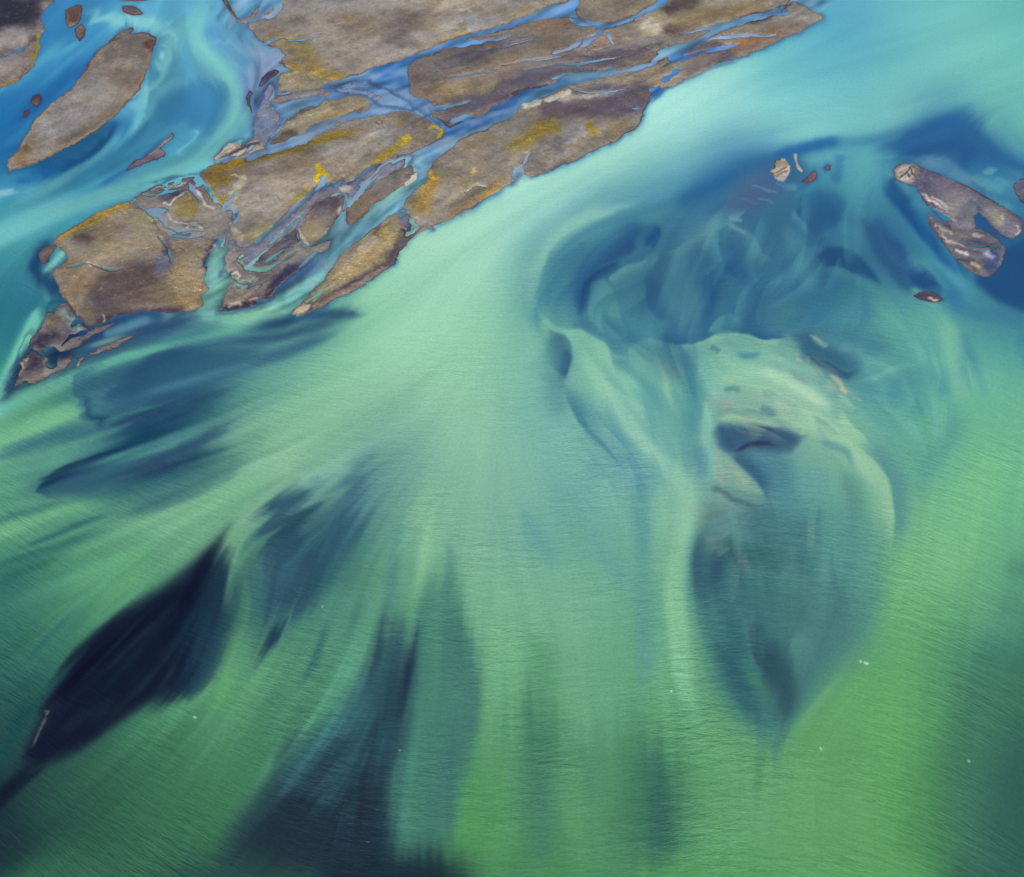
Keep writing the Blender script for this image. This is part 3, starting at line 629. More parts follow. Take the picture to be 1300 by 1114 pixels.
mask = np.clip(ramp(gy, 600, 700) + ramp(gx, 640, 560) * ramp(gy, 380, 420), 0, 1) * .8
mask = np.maximum(mask, .55 * blob(860, 200, 260, 60))
mask = np.maximum(mask, .35)
mask *= (1 - .7 * blob(105, 520, 30, 45)) * (1 - .6 * blob(45, 400, 60, 100)) * (1 - .7 * blob(60, 630, 20, 15)) * (1 - .85 * ramp(gy, 250, 200) * ramp(gx, 800, 700)) * (1 - .9 * blob(45, 925, 30, 45)) * (1 - .9 * blob(950, 480, 130, 90)) * (1 - .7 * blob(975, 850, 25, 60))
sm = smear(water, 16, 2.0)
mask = mask[..., None]
water = water * (1 - mask) + sm * mask
PAINT2 = """
B 3a6a94 .75 7 1092,278 1110,288 1130,303 1150,325 1157,350 1148,364 1134,355 1118,335 1104,310
B 234f84 .75 5 1150,345 1165,340 1185,350 1192,362 1175,368 1155,362
S 4f9cae .6 1.5,9,0,.2,.3 1150,322 1162,335 1172,352
B 2c5a86 .7 4 786,300 800,303 806,318 796,326 780,333 768,345 757,356 745,372 738,392 733,400 735,380 742,360 756,338 770,318
S 22507f .8 1.5,10,0,.25,.2 735,404 738,380 747,360 762,347 778,337 792,330
S 7cbab0 .7 1.5,8,0,.1,.3 771,357 785,346 800,338 815,334 828,323
S 265f8e .75 10,1.8,0,.2,.2 816,316 826,306 834,297 842,288
S 3a7494 .7 1.2,14,1,.1,.2 848,407 836,400 827,388 822,372 821,355
S 74b0b0 .6 1.5,10,0,.2,.3 842,324 865,313 885,300 900,288 912,266
S 2c648e .7 1.5,16,0,.2,.3 903,395 903,370 902,345 904,318
S 2f6c98 .7 8,1.2,0,.2,.3 906,320 920,340 935,356 955,370
S 6cb0b4 .6 1.5,12,0,.2,.2 946,290 958,305 966,320 985,332
S 64a8aa .7 2,12,0,.2,.3 898,424 908,408 925,400 945,412
S 306890 .6 1.5,9,0,.2,.3 880,431 860,433 838,428
S 2c6490 .6 1.5,10,0,.2,.3 1000,428 970,430 945,420
S 84ccc8 .6 2,6,0,.3,.3 1005,262 1010,275 1020,285 1024,300
S 5ca8b8 .5 3,3,0,.3,.3 1000,345 985,360 970,380
S 2c6c98 .5 3,8,0,.3,.3 1052,300 1040,310 1020,312
S 30505f .6 12,4,0,.15,.4 371,622 357,640 347,665 342,700 338,740
S 34565f .45 9,9,0,.3,.4 372,650 366,690 362,730 366,760
S 2a4c5e .5 6,6,0,.3,.4 388,655 384,690 372,730
S 4a7478 .4 9,12,0,.3,.4 462,592 450,630 436,670 420,705
S 48747a .3 14,14,0,.3,.4 400,700 392,740 375,770
S 1e3c4c .6 5,5,0,.3,.4 360,790 348,812 336,830
B 1c3644 .75 16 286,690 296,730 290,790 272,845 250,885 225,890 232,840 245,780 262,730
B 142030 .6 14 240,760 180,790 130,830 95,870 110,890 170,870 230,820
B 34606a .6 18 372,622 350,660 338,710 340,760 365,790 400,775 430,730 445,680 440,650 405,650
B 2a4a58 .5 12 366,640 350,690 345,750 368,780 395,750 400,700
B 30585c .5 18 490,800 450,870 400,930 350,990 430,1020 500,960 515,860
S 2c5054 .5 14,14,4,.3,.3 900,690 930,700 970,705 1010,715
S 3c6c74 .5 18,18,4,.3,.3 930,660 980,665 1030,690
B 2c4c68 .5 7 912,540 960,542 1010,548 1000,566 960,565 925,570
S 2c5470 .4 5,5,0,.3,.4 310,530 250,560 200,585
S 1a3648 .6 3,7,0,.1,.5 49,621 70,606 92,590 130,575
S 284a62 .6 8,3,0,.2,.4 104,500 106,515 116,540 112,562
S 284864 .7 6,6,0,.3,.4 112,560 135,548 170,532 210,518
S 4a9080 .5 3,3,0,.3,.3 110,545 150,530 200,514
S 62a47c .6 3,3,0,.3,.3 30,530 60,515 95,508
B 2a5670 .4 3 137,512 141,500 160,487 176,470 190,460 185,480 168,496 150,506
"""
run_paint(water, PAINT2)
# fingers: neighbouring threads of the current carry their silt different distances
th_a = lic(fbm(8, 8, 95, 2), 45, 2.6, fvx, fvy, fst)
th_b = lic(fbm(20, 20, 96, 2), 40, 3.2, fvx, fvy, fst)
VX = resample(fvx, fst, gx, gy); VY = resample(fvy, fst, gx, gy)
reach = 4 + 10 * np.clip(blob(170, 820, 150, 150) + blob(430, 880, 150, 190) + blob(400, 660, 90, 100) + blob(200, 560, 190, 70) + blob(760, 920, 170, 110), 0, 1) + 6 * blob(950, 760, 120, 130) + 8 * blob(130, 150, 160, 140)
calm = ramp(gx, 640, 700) * ramp(gy, 180, 230) * ramp(gy, 760, 640)
calm = np.maximum(calm, np.clip(blob(975, 840, 90, 110) * 1.1, 0, .9))
reach *= (1 - .93 * calm) * (1 - .8 * blob(100, 520, 25, 40)) * (1 - .85 * blob(45, 920, 26, 45)) * (1 - .7 * blob(780, 420, 110, 45)) * (1 - .6 * blob(950, 550, 90, 60))
dd = reach * (.75 * th_a + .65 * th_b)
ee = .10 * reach * th_a
u_, v_ = gx + dd * VX - ee * VY, gy + dd * VY + ee * VX
water = np.stack([resample(water[..., c], 1, u_, v_) for c in range(3)], -1).astype(np.float32)
water = water * (1 + (.055 * np.clip(blob(900, 150, 200, 60) + blob(700, 260, 110, 70), 0, 1))[..., None])
# drowned dunes in the still basin and on the mound: a sharp lee edge, a soft back, drawn out down-current
basin = np.clip(blob(870, 345, 150, 75) + blob(1080, 310, 110, 80) + .35 * blob(980, 260, 90, 50), 0, 1)
water = water * (1 - basin[..., None] * np.array([.24, .20, .13], np.float32))
drng = np.random.RandomState(23)


def dunes(n, cx, cy, rx, ry, lo, hi, cols, amin, amax, wmin, wmax, bend=.5, rot=0.0):
    for i in range(n):
        t_ = drng.rand() * 6.283; r_ = math.sqrt(drng.rand())
        x = cx + rx * r_ * math.cos(t_); y = cy + ry * r_ * math.sin(t_)
        L_ = lo + (hi - lo) * drng.rand(); path = [(x, y, .4)]; tw = rot + (drng.rand() - .5) * bend; k_ = (drng.rand() - .5) * bend * .35
        m_ = max(4, int(L_ / 7))
        for j in range(m_):
            xa = np.array([x], np.float32); ya = np.array([y], np.float32)
            fx = float(resample(fvx, fst, xa, ya)[0]); fy = float(resample(fvy, fst, xa, ya)[0])
            an = math.atan2(fy, fx) + tw; tw += k_
            x += 7 * math.cos(an); y += 7 * math.sin(an); path.append((x, y, .4 + .9 * math.sin(math.pi * (j + 1) / (m_ + 1))))
        w_ = wmin + (wmax - wmin) * drng.rand(); sh = .8 + drng.rand() * 1.6
        wl, wr = (sh, w_) if drng.rand() < .5 else (w_, sh)
        sl, al = stroke_alpha(path, wl, wr, 0, (.3, .4), (gx + .5 * wx, gy + .5 * wy))
        paint(water, sl, al, cols[drng.randint(len(cols))], amin + (amax - amin) * drng.rand())


dunes(30, 850, 345, 150, 75, 60, 130, ['2f6488', '346f90', '62a0ac', '2a5880', '4c8ca0'], .18, .38, 8, 24, .3)
dunes(26, 1080, 300, 110, 85, 60, 130, ['2c6290', '33709a', '58a2b4', '25547f', '4a90a8'], .18, .36, 6, 18, .3)
dunes(12, 960, 300, 60, 60, 50, 100, ['2c6698', '5caab8', '6cb2b8', '25598c'], .2, .45, 6, 16, .6)
dunes(34, 985, 495, 90, 55, 25, 70, ['6c9c94', 'a4cca4', '5c8c88', '9cb898', '84a490'], .2, .45, 2, 9, .3)
dunes(20, 930, 670, 40, 40, 20, 50, ['6c9080', '6a8a7a', '5c7c78', '84a08c'], .2, .34, 2, 6, .4, 1.2)
dunes(26, 800, 520, 80, 80, 50, 120, ['5c9c9c', '8cc8ac', '4f9094', '98d0b0'], .15, .35, 6, 18, .25)
dunes(26, 980, 700, 90, 110, 40, 110, ['2f5f64', '5c988c', '34686c', '4c8478', '6c9484'], .18, .4, 5, 18, .35)
dunes(24, 1150, 470, 110, 60, 40, 90, ['4f94a0', '7cc4ac', '3f8094', '84c8ac'], .15, .32, 6, 18, .4)
dunes(22, 1200, 230, 80, 60, 30, 80, ['2c6ca0', '4c98b0', '20588c', '60aab8'], .2, .4, 5, 14, .4)
# silt threads drawn out along the current
streak_f = lic(rng.randn(H, W).astype(np.float32), 22, 2.0, fvx, fvy, fst)
streak_c = lic(fbm(9, 9, 91, 2), 40, 2.6, fvx, fvy, fst)
streak_w = lic(fbm(26, 26, 93, 2), 30, 3.5, fvx, fvy, fst, 4)
patch = np.clip(fbm(130, 110, 71, 3) * .9 + .45, 0, 1)
mound = blob(985, 495, 95, 55)
lob = np.clip(.9 * mound + blob(180, 800, 150, 160) + blob(430, 880, 130, 160) + blob(400, 660, 80, 90) + blob(950, 740, 90, 120) * .6 + blob(200, 560, 160, 60) + blob(860, 250, 150, 60) * .5, 0, 1)
wis = np.clip(streak_c * .6 + streak_w * .5 - .2, 0, 2.5) * blob(150, 130, 190, 150) * ramp(gx, 340, 280)
water = water + (wis * .055)[..., None] * np.array([.9, .85, .55], np.float32)
water = water * (1 - (np.clip(-streak_w, 0, 2) * blob(150, 150, 190, 150) * .10)[..., None])
water = water + (mound * np.clip(streak_w, -1.5, 2) * .035 + mound * .02)[..., None] * np.array([1.1, .85, .45], np.float32)
water = water - (blob(180, 560, 190, 70) * np.clip(-streak_w - streak_c * .5, 0, 2) * .045)[..., None] * np.array([1., 1., .7], np.float32)
rib = np.clip(streak_w * .6 + streak_c * .5, 0, 2.2) * (blob(170, 830, 85, 90) + blob(430, 950, 75, 110) + .6 * blob(400, 690, 60, 70))
water = water + (rib * .07)[..., None] * (np.array([.28, .95, .80], np.float32))
kk = 1 + (0.003 + 0.007 * patch + .013 * lob) * streak_c + 0.003 * streak_f + (0.009 + .022 * lob) * streak_w
tn = ramp(gy, 380, 620)[..., None]
water = water * (1 + tn * np.array([.03, -.025, .05], np.float32)) - .0
k = np.clip(kk, .75, 1.3)[..., None]
water = np.clip(water * np.concatenate([k ** 1.5, k, k ** .85], axis=2), 0.01, 1)

slate = (np.clip(basin * .9 + blob(1210, 180, 90, 50) + blob(1290, 350, 60, 60), 0, 1) * .16)[..., None]
water = water * (1 - slate) + lin('46687c') * slate
mint = (ramp(gx, 900, 1050) * ramp(gy, 560, 760) * .12)[..., None]
water = water * (1 - mint) + lin('9ccc90') * mint
# a few white ripple glints, painted into the water colour
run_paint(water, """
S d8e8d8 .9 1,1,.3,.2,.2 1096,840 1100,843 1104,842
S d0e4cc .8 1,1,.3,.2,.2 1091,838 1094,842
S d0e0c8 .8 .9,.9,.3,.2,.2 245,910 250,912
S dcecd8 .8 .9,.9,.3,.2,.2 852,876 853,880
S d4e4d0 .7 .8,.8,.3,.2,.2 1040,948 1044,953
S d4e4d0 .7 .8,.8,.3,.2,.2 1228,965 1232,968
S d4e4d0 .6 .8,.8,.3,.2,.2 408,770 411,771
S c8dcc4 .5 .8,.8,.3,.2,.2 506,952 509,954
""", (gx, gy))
# ---------------------------------------------------------------- gravel bars and islands
# name | soil colour | label | outline
ISLE_TEXT = """
gravel_bank|7c7068|dark sand and grey gravel bank in the far upper left corner of the delta|-60,-60 74,-60 72,-5 62,6 52,20 58,38 50,50 51,62 42,82 24,102 0,114 -60,138
sand_island|5c4238|small dark brown sandbar with a flat top beside the upper left bank|83,13 103,6 103,25 98,32 88,37 83,28
sand_island|5c4038|tiny dark brown sandbar just below the other one near the upper left bank|95,37 103,30 109,37 108,45 101,53 96,46
sandbar|5a4850|flat dark sliver of sand near the top edge in the blue channel|154,9 160,7 172,9 182,18 170,20 155,15
sandbar|5c4a48|thin brown sandbar cut by the top edge above the blue channel|152,0 160,-6 185,-6 192,-1 175,2 160,2
gravel_island|80766c|long leaf-shaped grey gravel island with an orange rim in the upper left channel|176,42 190,43 200,47 197,60 188,82 181,106 176,116 160,133 140,151 118,170 95,182 60,201 30,213 10,220 8,212 14,202 25,186 35,170 45,152 62,135 85,118 100,100 110,84 120,68 135,56 150,48 165,43
sandbar|6c6260|narrow sandbar hugging the tip of the leaf-shaped island|138,55 145,46 158,38 168,34 170,38 160,46 148,51
sandbar|40303c|dark oval mud bar left of the leaf-shaped island|38,131 41,122 49,119 54,124 53,131 46,137
sandbar|3c3048|dark pointed mud bar just below the oval one at the left|28,150 30,141 37,138 38,143 33,150
sandbar|5a4c60|long thin purple-brown shoal in the upper left river channel|158,219 168,207 182,199 195,192 210,178 219,168 222,171 216,180 204,190 212,196 200,203 185,208 172,214
gravel_plain|887e74|broad pale grey-brown gravel plain at the top edge of the delta|288,0 297,16 305,26 318,20 326,8 334,-6 350,-60 740,-60 726,-4 702,8 662,22 620,37 580,47 540,64 500,79 470,89 440,98 424,101 410,99 385,94 362,87 354,80 362,70 350,61 334,55 318,38 312,31 303,29 288,10 280,-8 287,-20
gravel_plain|75695f|dark streaked gravel flat crossed by blue rills in the upper middle|517,85 528,76 548,68 575,58 598,50 620,46 660,33 700,24 728,23 750,31 765,37 790,31 815,21 835,11 850,-5 870,-60 1000,-60 1003,0 990,9 975,15 950,21 920,31 895,41 870,51 850,57 820,72 790,82 760,90 735,93 700,104 662,118 642,130 612,146 590,154 572,163 563,157 549,148 545,140 556,134 532,124 519,110
gravel_bank|786c5e|brown gravel wedge between two blue rills at the top edge|742,-60 738,-6 732,20 750,26 775,28 800,22 822,10 838,-6 860,-60
gravel_island|857a6c|mossy gravel island with a straight river shore ending in a point at the top right|564,193 552,206 544,220 534,236 518,262 524,284 550,287 580,274 610,258 640,238 654,230 662,224 680,224 700,217 730,204 760,189 790,174 809,162 816,148 820,134 828,124 840,115 870,101 900,89 930,76 960,64 990,51 1010,44 1028,34 1045,22 1025,10 1006,2 996,10 975,22 950,29 920,39 896,53 870,66 858,76 820,92 780,100 745,106 714,111 685,122 668,134 650,147 625,160 592,173
gravel_island|8a7c66|tan gravel island with a dark muddy lower shore beside the wide green river|367,398 377,404 402,395 428,380 453,367 478,352 501,334 509,319 527,301 550,290 549,286 525,289 512,284 506,277 494,279 471,293 453,307 430,327 414,352 393,374 378,388
gravel_island|877a6c|large grey-brown gravel island edged with bright yellow moss in the centre of the bars|255,228 256,219 280,211 323,200 360,191 395,180 402,172 430,160 452,150 468,146 488,144 510,142 539,150 559,162 565,168 558,178 548,183 524,194 503,204 480,212 458,223 442,232 422,237 408,232 392,244 376,264 354,284 336,300 318,312 300,313 288,298 296,278 288,262 272,254 260,242
gravel_island|857860|brown wedge-shaped bar between two pale blue-grey streams above the mossy island|344,183 357,166 366,151 387,137 422,127 458,124 470,131 458,142 432,147 407,157 383,169 362,178
gravel_island|8c8064|small tan triangular bar under the broad gravel plain|354,95 368,90 384,91 415,104 405,110 381,114 356,117 350,108
sandbar|746c6c|low grey strip of wet sand below the small tan triangular bar|336,126 350,121 380,119 410,114 420,116 400,122 370,126 345,130
sandbar|34304c|dark crooked mud bar in the pale blue shallows|329,109 333,100 340,93 349,90 353,92 349,97 342,100 337,107 331,111
sandbar|302c48|thin curved dark mud bar along the edge of the upper left channel|313,124 317,116 321,118 318,124 319,134 322,144 319,146 315,136
sandbar|a49888|pale striped sand spit at the mouth of the grey stream above the left islands|272,202 277,192 288,182 300,178 310,181 322,178 334,174 336,177 322,184 332,186 340,189 325,195 305,199 288,201 276,205
gravel_island|6a5e58|dark brown rounded bar between rills right of the mossy island|377,294 379,284 388,272 398,260 422,247 438,246 434,260 425,283 412,301 402,307 392,312 382,306
gravel_island|74685e|long brown gravel bar parallel to the rill in the middle of the islands|442,285 441,275 450,256 473,235 494,219 514,210 526,214 522,228 504,240 478,261 462,278 450,286
sandbar|4a4450|dark pointed tail of wet mud below the rounded brown bar|314,342 336,319 359,301 376,289 378,302 384,310 368,316 350,325 328,335
mudflat|7a726e|low muddy grey bank with dark edges above the green side stream|286,300 298,314 312,322 326,332 344,330 362,318 380,306 392,312 406,308 420,304 416,316 400,327 386,338 368,352 352,372 338,384 302,394 276,397 283,378 287,352 284,326
gravel_island|7a6c58|large brown gravel island with mossy top at the lower left end of the bars|168,254 142,263 101,283 76,298 67,309 81,319 85,331 67,344 71,359 84,381 97,400 109,414 128,412 147,402 178,397 216,397 240,397 256,390 261,362 257,339 264,326 269,306 254,298 224,297 203,291 198,276 183,265
sandbar|66504c|small brown bar off the upper left tip of the large brown island|50,334 51,322 62,312 70,310 72,314 66,324 57,338
mudflat|726a64|grey marbled mud and moss flat between the mossy island and the large brown island|166,256 176,243 188,238 215,230 240,223 252,224 262,238 276,250 290,262 300,278 292,296 270,304 250,304 225,302 205,298 190,280
mudflat|625c66|dark wet mudflat with a pale green wash below the large brown island|62,390 84,384 99,402 114,416 132,412 150,408 130,422 112,434 96,446 70,450 44,446 30,450 36,430 50,412
mudflat|46404c|low dark broken mudflat at the lower left tail of the islands|34,446 52,448 70,450 92,450 100,458 86,468 70,480 50,488 30,490 10,492 22,466
mudflat|70748a|pale grey-blue streaky mud strip along the lower right side of the mossy island|304,318 320,310 340,296 358,280 378,262 394,244 410,236 425,236 444,229 462,219 486,206 508,200 524,198 516,214 500,222 476,236 456,250 444,262 436,250 424,252 404,262 390,274 382,290 362,304 340,322 320,338 305,337
mudflat|6c6a74|grey muddy apron of rills at the upper end of the green side stream|268,256 286,262 298,276 292,284 300,298 308,316 303,334 294,330 290,312 284,304 272,300 266,292 286,290 290,276
mudflat|66687c|small grey mud patch joining the tan island to the long mossy one|506,280 516,268 524,284 536,290 530,298 518,304 512,296
mudflat|6a7490|blue-grey wet shoal between the dark crooked bar and the brown wedge-shaped bar|322,150 330,130 334,112 345,104 352,118 345,130 350,140 358,150 352,164 344,178 332,186 322,176
mudflat|6e7894|pale blue-grey wet flat where the blue rills spread out in the upper middle|420,112 445,104 470,104 486,112 500,120 520,132 540,146 560,160 548,158 520,142 500,136 478,130 460,122 440,122
sandbar|c4bcae|small white crescent of sand lying in the rill beside the long brown bar|511,240 515,230 522,222 528,221 526,230 519,238
sandbar|8c7c6c|thin curved brown sand spit south of the large brown island|98,462 120,452 145,443 168,430 171,426 160,428 138,436 115,447
sandbar|b8aea0|small pale sand cone in the blue shallows right of the river|977,218 981,208 990,200 997,200 1002,209 1002,222 997,232 984,227
sandbar|a8a4a4|very thin white strip of sand beside the small pale sand cone|1007,195 1012,195 1013,207 1020,217 1018,221 1011,214
sandbar|704c58|tiny reddish mud bar right of the thin white strip|1015,231 1024,226 1034,217 1038,222 1036,229 1024,234
sandbar|544a68|smallest dark mud spot at the right end of the pale sand cone group|1046,213 1050,209 1055,210 1054,216 1048,217
sandbar|5e5c70|long grey-blue sandbar with a pale stony head in the right-hand shallows|1132,219 1140,209 1155,207 1173,213 1198,224 1231,239 1257,252 1284,268 1297,280 1298,292 1287,305 1270,299 1258,287 1243,270 1236,276 1240,290 1226,296 1206,290 1186,270 1170,252 1163,238 1148,234 1137,228
sandbar|66646f|streaked grey sandbar with white sand stripes below the stony-headed bar|1180,272 1194,282 1211,289 1232,290 1250,294 1266,303 1277,322 1262,347 1244,352 1226,341 1203,318 1190,300 1181,286
sandbar|40384c|small dark crescent of mud with a pale crest at the shallows' lower right|1159,376 1168,371 1182,370 1196,378 1199,381 1186,385 1170,382
sandbar|3c3858|dark sandbar cut by the right edge above the grey-blue sandbar|1286,236 1296,228 1330,224 1330,262 1298,258 1290,246
"""

